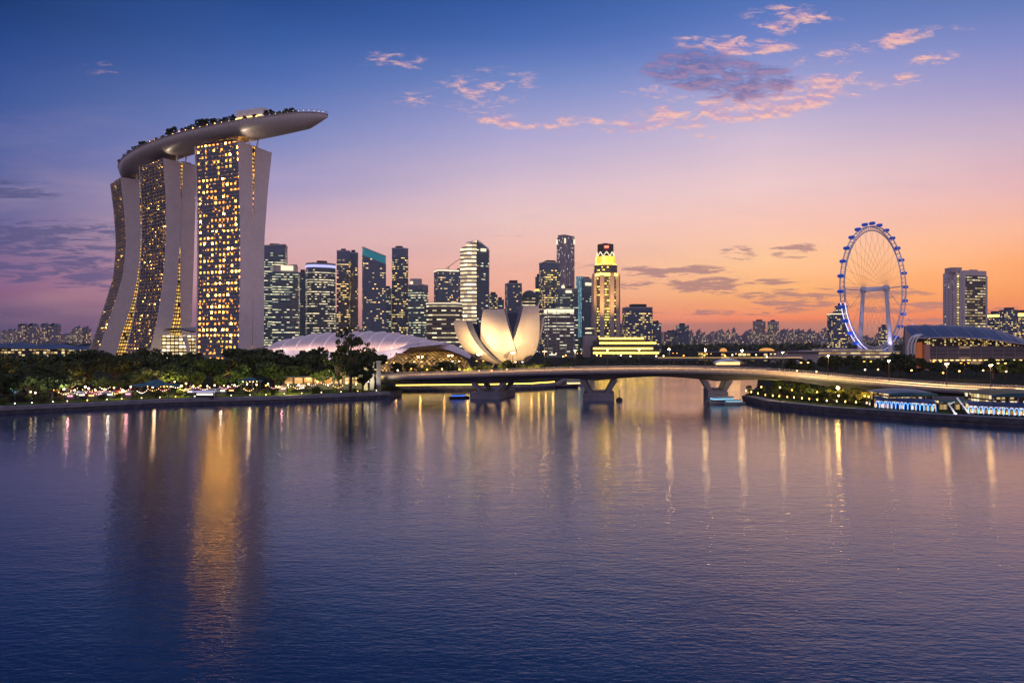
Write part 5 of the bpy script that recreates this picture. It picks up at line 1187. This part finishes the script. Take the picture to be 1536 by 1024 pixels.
# ------------------------------------------------------------------ boats and buoy
M['hullwhite'] = mat('boat_hull', (.35, .36, .4), .4); M['hulldark'] = mat('dark_boat_hull', (.03, .03, .04), .5)
def boat(label, x, D, L, hullm, lightk, rz=0, cat='boat', cabin=True, group=None):
    r = thing('boat', label, cat, (PX(x, D), D, 0), group, 0)
    cx, cy = PX(x, D), D; ca, sa = math.cos(rz), math.sin(rz); W = L * .28
    T = lambda a, b_, z: (cx + a * ca - b_ * sa, cy + a * sa + b_ * ca, z)
    def hf(a, b_):
        u_ = 2 * a - 1; q = 2 * b_ - 1; wd = W / 2 * (1 - max(0, u_) ** 2.2) ** .7; return T(u_ * L / 2, q * wd, (1.0 + .35 * max(0, u_) ** 2) * L * .085 - (1 - abs(q) ** 3) * L * .13)
    mb = MB(); mb.grid(lambda a, b_: hf(a, b_), 16, 8); mb.grid(lambda a, b_: (*hf(1 - a, b_)[:2], L * .082), 10, 2); mb.build('hull', hullm, r, smooth=False)
    if cabin:
        mb = MB(); z0 = L * .08; h_ = L * .11
        pl = [T(a, b_, 0)[:2] for a, b_ in ((-L * .36, -W * .38), (L * .18, -W * .38), (L * .27, -W * .15), (L * .27, W * .15), (L * .18, W * .38), (-L * .36, W * .38))]
        mb.prism(pl, z0, z0 + h_); mb.build('cabin', M['dark'], r)
        mb = MB(); mb.prism(shrink(pl, 1.1), z0 + h_, z0 + h_ + L * .018, bottom=True); mb.build('roof', hullm, r)
        mb = MB(); mb.prism(shrink(pl, 1.02), z0 + h_ * .35, z0 + h_ * .8); mb.build('window_band', GL[lightk], r)
    return r
boat('small dark launch with blue lamp moored by the first bridge pier', 689, 300, 9, M['hulldark'], 'blue', .3)
boat('flat dark barge lying off the museum promontory', 851, 372, 12, M['hulldark'], 'warm_lo', .1, cabin=False)
boat('pale tour boat with a lit cabin off the museum promontory', 862, 385, 11, M['hullwhite'], 'warm_lo', .25)
boat('tour boat with cyan-lit windows moored in front of the third bridge pier', 1086, 274.5, 14, M['hullwhite'], 'cyan_lo', .15)
boat('smaller tour boat with cold lit windows at the promenade tip', 1102, 271, 9, M['hullwhite'], 'cyan_lo', .1)
D = 288; p = Vector((PX(929, D), D, 0)); r = thing('buoy', 'dark navigation buoy with a slim topmark floating past the middle pier', 'buoy', p)
mb = MB(); mb.tube(p + Vector((0, 0, -.5)), p + Vector((0, 0, .9)), 1.5, 1.3, 12); mb.tube(p + Vector((0, 0, .9)), p + Vector((0, 0, 1.5)), 1.2, .5, 12); mb.build('float', M['hulldark'], r)
mb = MB(); mb.tube(p + Vector((0, 0, 1.5)), p + Vector((0, 0, 4.2)), .14, .1); mb.ball(p + Vector((0, 0, 4.4)), .35, 8, 5); mb.build('topmark', M['hulldark'], r)

# ------------------------------------------------------------------ trees
def leaf_mat(name, c1, c2):
    m = bpy.data.materials.new(name); m.use_nodes = True; t = NT(m.node_tree); b = t.n['Principled BSDF']
    g = t.node('ShaderNodeNewGeometry'); oi = t.node('ShaderNodeObjectInfo')
    k = t.m('FRACT', t.m('ADD', t.m('MULTIPLY', g.outputs['Random Per Island'], .7), t.m('MULTIPLY', oi.outputs['Random'], .45)))
    t.l.new(t.mix(k, tuple(c1) + (1,), tuple(c2) + (1,)), b.inputs['Base Color']); b.inputs['Roughness'].default_value = .6
    b.inputs['Specular IOR Level'].default_value = .25
    return m
M['leaf'] = leaf_mat('foliage', (.016, .034, .010), (.06, .085, .02))
M['leaf2'] = leaf_mat('foliage_light', (.06, .09, .015), (.12, .14, .03))
def tree_meshes(kind, seed):
    """crown and trunk meshes about 10 m tall, standing on the origin"""
    g = np.random.default_rng(seed)
    if kind == 'spread': th, rx, rz, zc, ncl, nl, ls = 4.2, 5.2, 2.3, 7.2, 34, 70, .55
    elif kind == 'round': th, rx, rz, zc, ncl, nl, ls = 3.0, 3.5, 3.3, 6.5, 30, 75, .5
    elif kind == 'sparse': th, rx, rz, zc, ncl, nl, ls = 3.2, 3.1, 4.3, 6.0, 40, 34, .30
    else: th, rx, rz, zc, ncl, nl, ls = 1.0, 4.5, 3.4, 4.6, 32, 70, .6       # bush-like: foliage to the ground
    cl = []
    while len(cl) < ncl:
        p = g.uniform(-1, 1, 3); d = np.linalg.norm(p)
        if .35 < d < 1: cl.append(p * (rx, rx, rz) * (1 + g.normal(0, .10)) + (0, 0, zc))
    V, Fc = [], []
    for c in cl:
        cr = (.34 if kind != 'sparse' else .26) * rx * g.uniform(.55, 1.1)
        for _ in range(nl):
            d = g.normal(0, 1, 3); d /= np.linalg.norm(d); p = c + d * cr * (g.uniform(.45, 1) ** .6) * (1, 1, .7)
            a = g.normal(0, 1, 3); a /= np.linalg.norm(a); b2 = np.cross(a, g.normal(0, 1, 3)); b2 /= np.linalg.norm(b2)
            s1 = ls * g.uniform(.6, 1.3); s2 = s1 * .6; i = len(V)
            V += [tuple(p - a * s1), tuple(p + b2 * s2), tuple(p + a * s1), tuple(p - b2 * s2)]; Fc.append((i, i + 1, i + 2, i + 3))
    me = bpy.data.meshes.new('crown'); me.from_pydata(V, [], Fc); me.materials.append(M['leaf'] if kind != 'bush' else M['leaf2']); me.update()
    mb = MB(); lean = g.uniform(-.3, .3, 2); top = Vector((lean[0], lean[1], th)); mb.tube((0, 0, -.2), top, .34, .22, 7)
    mb.tube(top, Vector((lean[0] * 1.4, lean[1] * 1.4, zc + rz * .5)), .22, .06, 6)
    for c in cl[:12]:
        z0 = g.uniform(.6, 1.0) * th; st_ = Vector((lean[0] * z0 / th, lean[1] * z0 / th, z0)); mid = (st_ + Vector(c)) / 2 + Vector((0, 0, -.3)); mb.tube(st_, mid, .12, .08, 5, cap=False); mb.tube(mid, Vector(c), .08, .03, 5, cap=False)
    tr = mb.build('trunk', M['bark']); tm_ = tr.data; bpy.data.objects.remove(tr)
    return me, tm_
TREES = {k: [tree_meshes(k, 40 + 7 * i + j * 100) for i in range(n)] for j, (k, n) in enumerate((('spread', 4), ('round', 3), ('sparse', 2), ('bush', 2)))}
trng = random.Random(21)
def tree(kind, x, y, z, H, label, group=None, name='tree', cat='tree', wide=1.0):
    me, tm_ = trng.choice(TREES[kind]); r = thing(name, label, cat, (x, y, z), group, trng.uniform(0, 6.28))
    s_ = H / 10.0; r.scale = (s_ * wide, s_ * wide, s_)
    for nm, mm in (('crown', me), ('trunk', tm_)):
        o = bpy.data.objects.new(nm, mm); C.objects.link(o); o.parent = r
    return r
LMW = [(-80, 20, 'below the widest blue-roofed hall'), (20, 62, 'below the round-topped apartment towers'), (62, 100, 'below the two joined apartment towers'), (100, 150, 'at the foot of the most curved hotel leg'), (150, 186, 'beside the most curved hotel leg'), (186, 226, 'under the middle hotel tower glass'), (226, 262, 'under the middle hotel tower end wall'), (262, 295, 'before the glowing entrance hall'), (295, 330, 'west of the orange-windowed tower middle'), (330, 362, 'east of the orange-windowed tower middle'), (362, 396, 'before the orange-windowed tower end walls'), (396, 440, 'before the pink shell roof tip'), (440, 490, 'before the rising pink shell roof'), (490, 530, 'before the pink shell roof crest'), (530, 575, 'by the pylons at the bridge end')]
used = {}
def tree_label(size, x, row, LM):
    lm = next((t_ for a, b_, t_ in LM if a <= x < b_), LM[-1][2])
    return '%s %s' % (size, lm) + (', ' + row if row else '')
def wood_row(n, xa, xb, da, db, ha, hb, row, kinds, LM=LMW, zf=GZ, skip=None, cat='tree'):
    for k in range(n):
        x = xa + (xb - xa) * (k + trng.random()) / n; d_ = trng.uniform(da, db) + (shore_w(x) if LM is LMW else 0); H = trng.uniform(ha, hb); kd = trng.choice(kinds)
        sz = {'spread': 'broad-crowned', 'round': 'rounded', 'sparse': 'thin-leaved', 'bush': 'bushy'}[kd] + (' tall tree' if H > (ha + hb) / 2 else ' low tree')
        lab = tree_label(sz, x, row, LM); tree(kd, PX(x, d_), d_, zf, H, lab, lab, wide=trng.uniform(.9, 1.25))
wood_row(17, -40, 585, 95, 150, 13, 20, 'back row', ['spread', 'round'])
wood_row(26, -30, 560, 55, 90, 10, 18, 'middle row', ['spread', 'spread', 'round'])
wood_row(22, -20, 540, 30, 50, 6, 13, 'lawn row', ['spread', 'round', 'round'])
wood_row(14, -30, 110, 20, 34, 7, 11, 'near the quay', ['spread', 'round'])
wood_row(26, -20, 590, 6, 22, 2.2, 3.6, 'by the quay path', ['bush'])
d_ = 306; tree('sparse', PX(525, d_), d_, GZ, 29, 'tallest park tree, thin-leaved, rising in front of the pink shell roofs', wide=.80)
d_ = 309; tree('sparse', PX(509, d_), d_, GZ, 21, 'thin-leaved tree leaning against the tallest park tree', wide=.9)
d_ = 300; tree('round', PX(544, d_), d_, GZ, 15, 'dark rounded tree between the tallest park tree and the bridge pylons')
LME = [(1110, 1150, 'by the third bridge pier'), (1150, 1190, 'past the promenade tip'), (1190, 1235, 'under the east bridge span'), (1235, 1275, 'by the dazzling promenade lamp'), (1275, 1320, 'at the fourth bridge pier'), (1320, 1400, 'behind the teal barrel roof'), (1400, 1490, 'behind the dark-roofed restaurant'), (1490, 1700, 'behind the olive-roofed pavilion')]
def east_row(n, xa, xb, ya, yb, row, kinds, D0):
    for k in range(n):
        x = xa + (xb - xa) * (k + trng.random()) / n; d_ = D0(x) + trng.uniform(-3, 3); ytop = trng.uniform(ya, yb); H = max(2.2, PZ(ytop, d_) - GZ); kd = trng.choice(kinds)
        sz = {'spread': 'broad-crowned', 'round': 'rounded', 'bush': 'bushy'}[kd] + (' small tree' if ytop > (ya + yb) / 2 else ' taller tree')
        lab = tree_label(sz, x, row, LME); tree(kd, PX(x, d_), d_, GZ, H, lab, lab, wide=trng.uniform(1.0, 1.5))
east_row(13, 1122, 1300, 570, 578, 'in the rear row', ['round', 'bush'], lambda x: shore_e(x) + 42)
east_row(15, 1118, 1312, 580, 588, 'in the front row', ['round', 'bush'], lambda x: shore_e(x) + 18)
LMF = [(1180, 1215, 'before the long pale hall'), (1215, 1260, 'before the terminal under the wheel'), (1260, 1310, 'before the wheel legs'), (1310, 1375, 'between wheel terminal and grandstand'), (1375, 1420, 'before the orange-lit column'), (1420, 1470, 'before the grandstand wall'), (1470, 1510, 'before the far grandstand wall'), (1510, 1700, 'at the grandstand end')]
def mid_row(n, xa, xb, ya, yb, row, kinds, D0, D1, LM=LMF):
    for k in range(n):
        x = xa + (xb - xa) * (k + trng.random()) / n; d_ = trng.uniform(D0, D1); ytop = trng.uniform(ya, yb); H = max(3, PZ(ytop, d_) - GZ); kd = trng.choice(kinds)
        sz = {'spread': 'broad-crowned', 'round': 'rounded', 'bush': 'bushy'}[kd] + (' low tree' if ytop > (ya + yb) / 2 else ' tall tree')
        lab = tree_label(sz, x, row, LM); tree(kd, PX(x, d_), d_, GZ, H, lab, lab, wide=trng.uniform(1.0, 1.4))
mid_row(9, 1180, 1380, 530, 540, 'across the bridge road', ['round', 'spread'], 400, 450)
mid_row(13, 1385, 1570, 541, 548, 'lit yellow across the bridge road', ['round', 'spread'], 440, 500)
mid_row(5, 1480, 1560, 532, 542, 'dark, across the bridge road', ['round'], 400, 430)
mid_row(3, 1330, 1380, 540, 548, 'dark, across the bridge road', ['round'], 400, 440)
LMB = [(560, 700, 'before the golden lattice dome'), (700, 760, 'under the outswept museum petal'), (760, 830, 'under the museum petals'), (830, 900, 'below the glass block by the museum'), (900, 990, 'below the gold striped hall'), (990, 1060, 'before the rounded-shouldered apartment tower'), (1060, 1130, 'around the small orange dome'), (1130, 1200, 'before the twin slabs')]
mid_row(8, 590, 690, 541, 546, 'beyond the bridge deck', ['round', 'bush'], 430, 460, LMB)
mid_row(10, 695, 850, 540, 546, 'beyond the bridge deck', ['round', 'bush'], 440, 462, LMB)
mid_row(16, 830, 1060, 535, 540, 'on the far shore', ['round', 'spread'], 720, 820, LMB)
mid_row(22, 840, 1200, 538, 544, 'low on the far shore', ['round', 'bush'], 650, 690, LMB)
mid_row(14, 1030, 1200, 527, 533, 'on the far shore', ['round', 'spread'], 860, 1000, LMB)
# trees on the roof deck
for i in range(80):
    s_ = .17 + .78 * i / 79 + trng.uniform(-.006, .006); q = trng.uniform(-.94, -.5); p = deck_pt(s_, q, ZD)
    if .258 < s_ < .35:
        if i % 3: continue
        q = -.93; p = deck_pt(s_, q, ZD)
    H = 4.6 if .258 < s_ < .35 else trng.uniform(6, 10.5) if .35 < s_ < .56 else trng.uniform(4.0, 7.0)
    wh_ = 'by the white pavilion' if s_ < .36 else 'between the white pavilion and the middle tower' if s_ < .48 else 'above the middle hotel tower' if s_ < .62 else 'between middle tower and stern' if s_ < .76 else 'toward the stern'
    lab = 'small dark %s tree on the roof deck %s' % ('tall' if H > 7.5 else 'clipped' if H < 5.6 else 'bushy', wh_)
    tree('round' if H > 6.5 else 'bush', p[0], p[1], ZD, H, lab, lab, name='roof_tree')
# far woods as one mass
g = np.random.default_rng(3); V, Fc = [], []
for x in np.linspace(-60, 1620, 420):
    for _ in range(7):
        D_ = g.uniform(1650, 2200); c = np.array((PX(x + g.uniform(-4, 4), D_), D_, GZ + g.uniform(2, 11)))
        for _k in range(5):
            a = g.normal(0, 1, 3) * 3.2; b2 = g.normal(0, 1, 3) * 3.2; i = len(V); p = c + g.normal(0, 2.4, 3); V += [tuple(p - a), tuple(p + b2), tuple(p + a), tuple(p - b2)]; Fc.append((i, i + 1, i + 2, i + 3))
me = bpy.data.meshes.new('woods'); me.from_pydata(V, [], Fc); me.materials.append(M['leaf']); o = bpy.data.objects.new('woods', me); C.objects.link(o); tag(o, kind='stuff')

# ------------------------------------------------------------------ lamps
def lamp_mesh(kind):
    """pole, head meshes for a lamp standing on the origin"""
    pm, hm = MB(), MB()
    if kind == 'park': pm.tube((0, 0, 0), (0, 0, 3.6), .09, .06); pm.tube((0, 0, 0), (0, 0, .4), .16, .12); hm.ball((0, 0, 3.9), .34, 8, 6)
    elif kind == 'bollard': pm.tube((0, 0, 0), (0, 0, .8), .12, .12); hm.ball((0, 0, .95), .22, 8, 5)
    elif kind == 'street': pm.tube((0, 0, 0), (0, 0, 9.0), .14, .08); pm.tube((0, 0, 8.9), (1.8, 0, 9.3), .07, .05); pm.tube((0, 0, 8.9), (-1.8, 0, 9.3), .07, .05); hm.box((1.9, 0, 9.25), (.5, .2, .09)); hm.ball((1.9, 0, 9.1), .26, 8, 4, .6)
    elif kind == 'post': pm.tube((0, 0, 0), (0, 0, 2.7), .07, .06); hm.tube((0, 0, 2.2), (0, 0, 2.9), .16, .16, 8)
    a = pm.build('pole', M['dark']); b_ = hm.build('head', GL['warm']); r = (a.data, b_.data); bpy.data.objects.remove(a); bpy.data.objects.remove(b_); return r
LMESH = {k: lamp_mesh(k) for k in ('park', 'bollard', 'street', 'post')}
HEADS = {}
def lamp(kind, x, y, z, key, label, group, power=0, col=(1, .62, .25), rz=0, sc_=1, name=None, down=False):
    r = thing(name or {'park': 'park_lamp', 'bollard': 'bollard_light', 'street': 'street_lamp', 'post': 'lamp_post'}[kind], label, 'lamp', (x, y, z), group, rz); r.scale = (sc_,) * 3
    pm, hm = LMESH[kind]
    o = bpy.data.objects.new('pole', pm); C.objects.link(o); o.parent = r
    if (kind, key) not in HEADS: h2 = hm.copy(); h2.materials.clear(); h2.materials.append(GL[key]); HEADS[(kind, key)] = h2
    for k_ in ((0, math.pi) if kind == 'street' else (0,)): o = bpy.data.objects.new('lamp_head', HEADS[(kind, key)]); C.objects.link(o); o.parent = r; o.rotation_euler = (0, 0, k_)
    if power:
        hgt = {'park': 4.3, 'bollard': 1.3, 'street': 8.7, 'post': 3.0}[kind]; up_ = kind != 'street' and not down
        l = lamp_light('SPOT', 'lamp_light', (0, 0, hgt), power, col, .3, angle=165 if up_ else (156 if down else 142), blend=.3); l.parent = r; l.location = (0, .1 if up_ else 0, hgt)
        l.rotation_euler = (R(115 + 15), 0, -rz) if up_ else (0, 0, 0)
    return r
lr = random.Random(9)
GL['yellow'] = glow('lamp_yellow', (1, .66, .14), 12)
for i in range(22):
    x = -4 + i * 27 + lr.uniform(-3, 3); d_ = shore_w(x) + 3.6; lab = tree_label('low globe light on the quay path', x, '', LMW)
    lamp('bollard', PX(x, d_), d_, GZ, 'white' if i % 5 else 'yellow', lab, lab, power=0, sc_=.75)
spots = [(8,45,'orange'),(24,60,'orange'),(38,70,'orange'),(52,75,'orange'),(62,66,'orange'),(70,72,'orange'),(66,26,'white'),(72,30,'white'),(80,24,'orange'),(53,14,'white'),(46,18,'warm'),(96,16,'white'),(112,20,'warm'),(128,24,'white'),(133,14,'pink'),(143,20,'white'),(157,16,'yellow'),(171,22,'warm'),(184,15,'yellow'),(196,26,'warm'),(212,22,'pink'),(229,24,'warm'),(246,20,'orange'),(256,26,'yellow'),(272,18,'yellow'),(279,28,'warm'),(290,22,'yellow'),(301,30,'orange'),(311,26,'white'),(322,20,'yellow'),(336,28,'warm'),(342,22,'white'),(352,20,'green'),(371,16,'white'),(385,22,'yellow'),(399,16,'orange'),(402,20,'yellow'),(414,14,'yellow'),(432,12,'yellow'),(448,20,'warm'),(463,12,'yellow'),(476,20,'yellow'),(492,12,'white'),(508,18,'yellow'),(520,12,'warm'),(534,12,'yellow'),(545,14,'yellow'),(552,9,'white'),(118,58,'orange'),(150,62,'warm'),(200,64,'orange'),(248,60,'yellow'),(262,58,'yellow'),(345,62,'orange'),(14,22,'cyan'),(22,24,'blue')]
COLS_L = {'orange': (1, .45, .12), 'white': (1, .85, .65), 'warm': (1, .62, .25), 'pink': (1, .45, .5), 'yellow': (1, .78, .2), 'green': (.5, 1, .2), 'cyan': (.3, .7, 1), 'blue': (.2, .4, 1)}
for i, (x, bk, key) in enumerate(spots):
    d_ = shore_w(x) + bk; cn_ = {'white': 'white', 'warm': 'cream', 'orange': 'orange', 'pink': 'pink', 'yellow': 'yellow', 'green': 'green', 'cyan': 'cyan', 'blue': 'blue'}[key]
    lab = tree_label(cn_ + ' globe lamp', x, 'near the quay' if bk < 16 else 'among the trees' if bk > 40 else 'by the lawn', LMW)
    lamp('park', PX(x, d_), d_, GZ, key, lab, lab, power=(11000 if key in ('yellow', 'green') else 4500) if i % 3 != 1 else 0, col=COLS_L[key], sc_=lr.uniform(.8, 1.15), down=key == 'yellow' and i % 2 == 0)
# promenade lamp posts
for i, x in enumerate((1119, 1127, 1137, 1148, 1159, 1169, 1181, 1191, 1203, 1214, 1226, 1240, 1255, 1268, 1284, 1300)):
    d_ = shore_e(x) + 3.0; lab = tree_label('short yellow lamp post on the promenade edge', x, '', LME)
    lamp('post', PX(x, d_), d_, GZ, 'yellow' if i % 3 else 'warm', lab, lab, power=300 if i % 2 == 0 else 0, col=(1, .72, .25), sc_=.8)
for i, (x, bk, key, pw_) in enumerate(((1142, 22, 'warm', 2500), (1188, 20, 'orange', 4500), (1214, 26, 'white', 2500), (1257, 14, 'orange_hi', 12000), (1258, 8, 'warm', 0), (1240, 24, 'yellow', 6000), (1297, 13, 'orange', 5000), (1303, 10, 'orange', 0), (1226, 18, 'yellow', 6000), (1170, 30, 'yellow', 5000))):
    if key == 'orange_hi': GL[key] = glow('lamp_orange_bright', (1, .55, .12), 120)
    d_ = shore_e(x) + bk; lab = tree_label({'warm': 'warm white', 'orange': 'orange', 'white': 'white', 'orange_hi': 'dazzling orange', 'yellow': 'yellow'}[key] + ' globe lamp among the promenade trees', x, '', LME)
    lamp('park', PX(x, d_), d_, GZ, key, lab, lab, power=pw_, col=COLS_L.get(key, (1, .55, .15)), sc_=1.5 if key == 'orange_hi' else .9)
# bridge street lamps
bl = [(612, 0), (660, 0), (706, 1), (760, 1), (812, 1), (862, 1), (912, 1), (960, 1), (1008, 2), (1061, 2), (1116, 2), (1175, 2), (1240, 1), (1327, 1), (1411, 1), (1476, 1), (1560, 1)]
BLM = ['at the pylon end of the bridge', 'before the golden lattice dome', 'over the first pier', 'under the lotus museum', 'beside the lotus museum', 'in front of the glass block', 'over the middle pier', 'before the square yellow-windowed block', 'before the rounded-shouldered apartment tower', 'at the third pier', 'in front of the twin slabs', 'past the twin slabs', 'before the wheel terminal', 'over the span by the wheel', 'before the orange-lit column', 'before the grandstand wall', 'at the grandstand end of the bridge']
GL['street'] = glow('street_lamp_glow', (1, .56, .17), 80); GL['street_hi'] = glow('street_lamp_bright', (1, .62, .22), 140)
for i, (x, lv) in enumerate(bl):
    s_ = min((k / 800 for k in range(801)), key=lambda q: abs(b_at(q).x / b_at(q).y * 1024 + 768 - x)); p, n_ = b_frame(s_); c_ = p + n_ * (10.8)
    lamp('street', c_.x, c_.y, p.z - .55, 'street_hi' if lv == 2 else 'street', 'twin-armed bridge street lamp ' + BLM[i], 'street lamps along the bridge', power=12000, col=(1, .58, .25), rz=math.atan2(n_.y, n_.x))
# strings of bulbs between slim posts in the park
bulb_m = [glow('string_bulb_warm', (1, .55, .16), 5), glow('string_bulb_pink', (1, .42, .40), 4), glow('string_bulb_white', (1, .82, .6), 5)]
strings = [(88,12,18),(100,22,16),(112,11,17),(124,24,18),(138,11,16),(150,23,15),(165,11,18),(181,22,15),(206,13,14),(222,24,16),(238,13,15),(256,20,18),(270,11,15),(285,23,14),(298,12,16),(315,23,15),(330,12,15),(348,24,13),(366,12,14),(404,12,14),(420,22,16),(440,12,15),(462,14,14),(482,20,16),(500,12,14)]
for i, (x, bk, ln) in enumerate(strings):
    d_ = shore_w(x) + bk; a_ = Vector((PX(x, d_), d_, GZ)); d2_ = shore_w(x + ln) + bk + lr.uniform(-1, 1); b_ = Vector((PX(x + ln, d2_), d2_, GZ)); hh = lr.uniform(2.6, 4.2)
    lab = tree_label(['warm', 'pinkish', 'white'][i % 3] + ' string of bulbs', x, 'near the quay' if bk < 16 else 'behind the stalls', LMW)
    r = thing('string_lights', lab, 'string lights', a_, lab)
    for q in (a_, b_): mb = MB(); mb.tube(q, q + Vector((0, 0, hh)), .05); mb.build('post', M['dark'], r)
    pts = [a_ + (b_ - a_) * k / 10 + Vector((0, 0, hh - .9 * math.sin(math.pi * k / 10))) for k in range(11)]
    mb = MB(); mb.path(pts, .02, 3); mb.build('wire', M['dark'], r)
    for k, q in enumerate(pts[::2]): mb = MB(); mb.ball(q - Vector((0, 0, .12)), .17 * lr.uniform(.7, 1.2), 6, 4); mb.build('bulb', bulb_m[i % 3], r)
# low viaduct and shed on the far shore
D = 705; r = thing('viaduct', 'low grey road viaduct running along the far shore behind the bridge', 'viaduct', (PX(1090, D), D, GZ))
mb = MB(); mb.box((PX(1090, D), D, 7.0), ((1200 - 985) / 2048 * D, 5, .8)); mb.build('deck', M['girder'], r)
mb = MB(); mb.path([(PX(985, D), D - 5.1, 8.5), (PX(1200, D), D - 5.1, 8.5)], .06, 4); mb.build('glow_line', GL['warm_lo'], r)
for i in range(12): x = PX(992 + 18 * i, D); mb = MB(); mb.box((x, D, (GZ + 6.6) / 2), (.7, 3, (6.6 - GZ) / 2)); mb.build('column', M['girder'], r)
D = 800; r = thing('long_shed', 'long dark shed with a flat roof below the distant twin slabs', 'shed', (PX(1120, D), D + 15, GZ))
mb = MB(); mb.prism([(PX(1062, D), D), (PX(1182, D), D), (PX(1182, D), D + 40), (PX(1062, D), D + 40)], GZ, PZ(529, D)); mb.build('walls', FA_H, r)
mb = MB(); mb.box((PX(1122, D), D + 20, PZ(528.6, D)), (62 / 1024 * D, 22, .5)); mb.build('roof', M['roofdark'], r)
# lamps across the water: orange and white street lights on the far shores
FLM = [(560, 700, 'before the golden lattice dome'), (700, 830, 'beneath the lotus museum'), (830, 900, 'below the glass block'), (900, 1000, 'below the gold striped hall'), (1000, 1070, 'before the rounded-shouldered apartment tower'), (1070, 1130, 'around the shell-roofed pavilion'), (1130, 1200, 'below the twin slabs'), (1200, 1300, 'by the terminal under the wheel'), (1300, 1400, 'by the orange-lit column'), (1400, 1700, 'before the grandstand wall')]
for i in range(60):
    x = 575 + (1540 - 575) * (i + lr.random()) / 60
    if x < 700: d_ = lr.uniform(395, 440)
    elif x < 830: d_ = lr.uniform(398, 440)
    elif x < 1180: d_ = lr.uniform(655, 760)
    elif x < 1330: d_ = lr.uniform(390, 480)
    else: d_ = lr.uniform(380, 470)
    key = lr.choice(['orange', 'warm', 'warm', 'orange', 'white']) ; lab = tree_label({'orange': 'orange', 'warm': 'warm white', 'white': 'white'}[key] + ' street lamp beyond the bridge', x, '', FLM)
    far = d_ > 600
    lamp('street' if i % 3 == 0 else 'park', PX(x, d_), d_, GZ, key, lab, lab, power=(5000 if 1375 < x < 1520 else 1500) if (not far and i % 2 == 0) else 0, col=COLS_L[key], sc_=(2.0 if far else 1.3) if i % 3 else 1.1)
for i in range(11):      # lamps added along the promontory for warm streaks in the water
    a_, b_ = offset(SHORE_M[1:5], 2.2)[0], offset(SHORE_M[1:5], 2.2)[-1]; k_ = i / 10 * 2.999; L_ = offset(SHORE_M[1:5], 2.2); j_ = int(k_); f_ = k_ - j_
    x_, y_ = L_[j_][0] + (L_[j_ + 1][0] - L_[j_][0]) * f_, L_[j_][1] + (L_[j_ + 1][1] - L_[j_][1]) * f_; GL['promontory'] = GL.get('promontory') or glow('added_streak_lamp', (1, .52, .14), 70)
    lab = tree_label('warm globe lamp on the promontory quay', 768 + 1024 * x_ / y_, '', FLM); lamp('park', x_, y_, GZ, 'promontory', lab, lab, sc_=1.0)
# low lit strip along the promontory quay below the museum
mb = MB(); A = offset(SHORE_M[1:5], 1.2)
mb.path([(x, y, GZ + .7) for x, y in A], .22, 5); o = mb.build('quay_light', GL['gold'], at=(A[0][0], A[0][1], GZ)); tag(o, 'golden strip light running along the promontory quay beneath the bridge', 'strip light')
# uplights on the observation wheel
for i, (x, d_, tx, ty, pw_, cl_) in enumerate(((1290, 860, 1292, 480, 26000, (.72, .66, 1)), (1336, 870, 1338, 480, 26000, (.72, .66, 1)), (1270, 840, 1272, 470, 90000, (.45, .42, 1)), (1352, 870, 1352, 470, 90000, (.45, .42, 1)))):
    floodlight(['violet floodlight on the terminal roof at the first wheel leg', 'violet floodlight on the terminal roof at the second wheel leg', 'blue floodlight on the terminal roof below the near wheel rim', 'blue floodlight on the terminal roof below the far wheel rim'][i], (PX(x, d_), d_, 15.2), P(tx, ty, 900), pw_, cl_, 60, 'floodlights at the observation wheel')
# floodlights on the hotel roofs that wash the hull of the deck from below
for i, (q, tgt, pw_, ag) in enumerate(((Q3(4, 2, 217.5), deck_pt(.13, -.2, 222), 11000, 150), (Q3(40, 4, 217.5), deck_pt(.42, -.5, 224), 3500, 160), (Q2(6, 3, 217.5), deck_pt(.52, -.5, 224), 3500, 160), (Q2(46, 4, 217.5), deck_pt(.68, -.6, 224), 3500, 160), (Q1(8, 4, 217.5), deck_pt(.85, -.6, 224), 3500, 160))):
    floodlight(['floodlight on the orange-windowed tower washing the prow of the deck', 'floodlight on the far roof corner of the orange-windowed tower', 'floodlight on the middle tower roof beside its end wall', 'floodlight on the far roof corner of the middle hotel tower', 'floodlight on the most curved hotel tower, under the stern'][i], q, tgt, pw_, (1, .74, .52), ag, 'floodlights under the roof deck', 1.0)
# added lights that brighten the pink shell roofs in place of sky glow
for i, (x, d_) in enumerate(((410, 515), (450, 512), (492, 510), (540, 510), (586, 512), (622, 516))):
    floodlight('floodlight %s washing the pink shell roof' % ['at the tip of the hall', 'second from the hall tip', 'third from the hall tip', 'under the middle of the hall', 'beside the lattice dome', 'closest to the lotus museum'][i], (PX(x, d_), d_, GZ + 13), (PX(x + 12, 565), 565, PZ(501, 575)), 26000, (1, .64, .52), 120, 'floodlights before the convention hall', 1.0)
# floodlights on the podium that wash the octagonal tower
for i, (x, d_) in enumerate(((893, 1040), (911, 1034), (929, 1040))):
    floodlight('gold floodlight on the striped hall roof %s' % ['at its stone hall end', 'before the octagonal tower middle', 'past the octagonal tower'][i], (PX(x, d_), d_, PZ(504, 960)), P(911, 415, 1085), 380000, (1, .50, .13), 60, 'floodlights before the octagonal tower', 1.0)
# evening haze: one even body of air round the whole place
hm = bpy.data.materials.new('haze'); hm.use_nodes = True; t = NT(hm.node_tree); t.n.clear()
out_ = t.node('ShaderNodeOutputMaterial'); pv_ = t.node('ShaderNodeVolumePrincipled'); pv_.inputs['Color'].default_value = (.86, .82, .88, 1)
pv_.inputs['Density'].default_value = 4.5e-5; pv_.inputs['Anisotropy'].default_value = .3
t.l.new(pv_.outputs[0], out_.inputs['Volume'])
mb = MB(); mb.box((0, 1850, 131), (4500, 2550, 134)); tag(mb.build('haze', hm), kind='stuff')
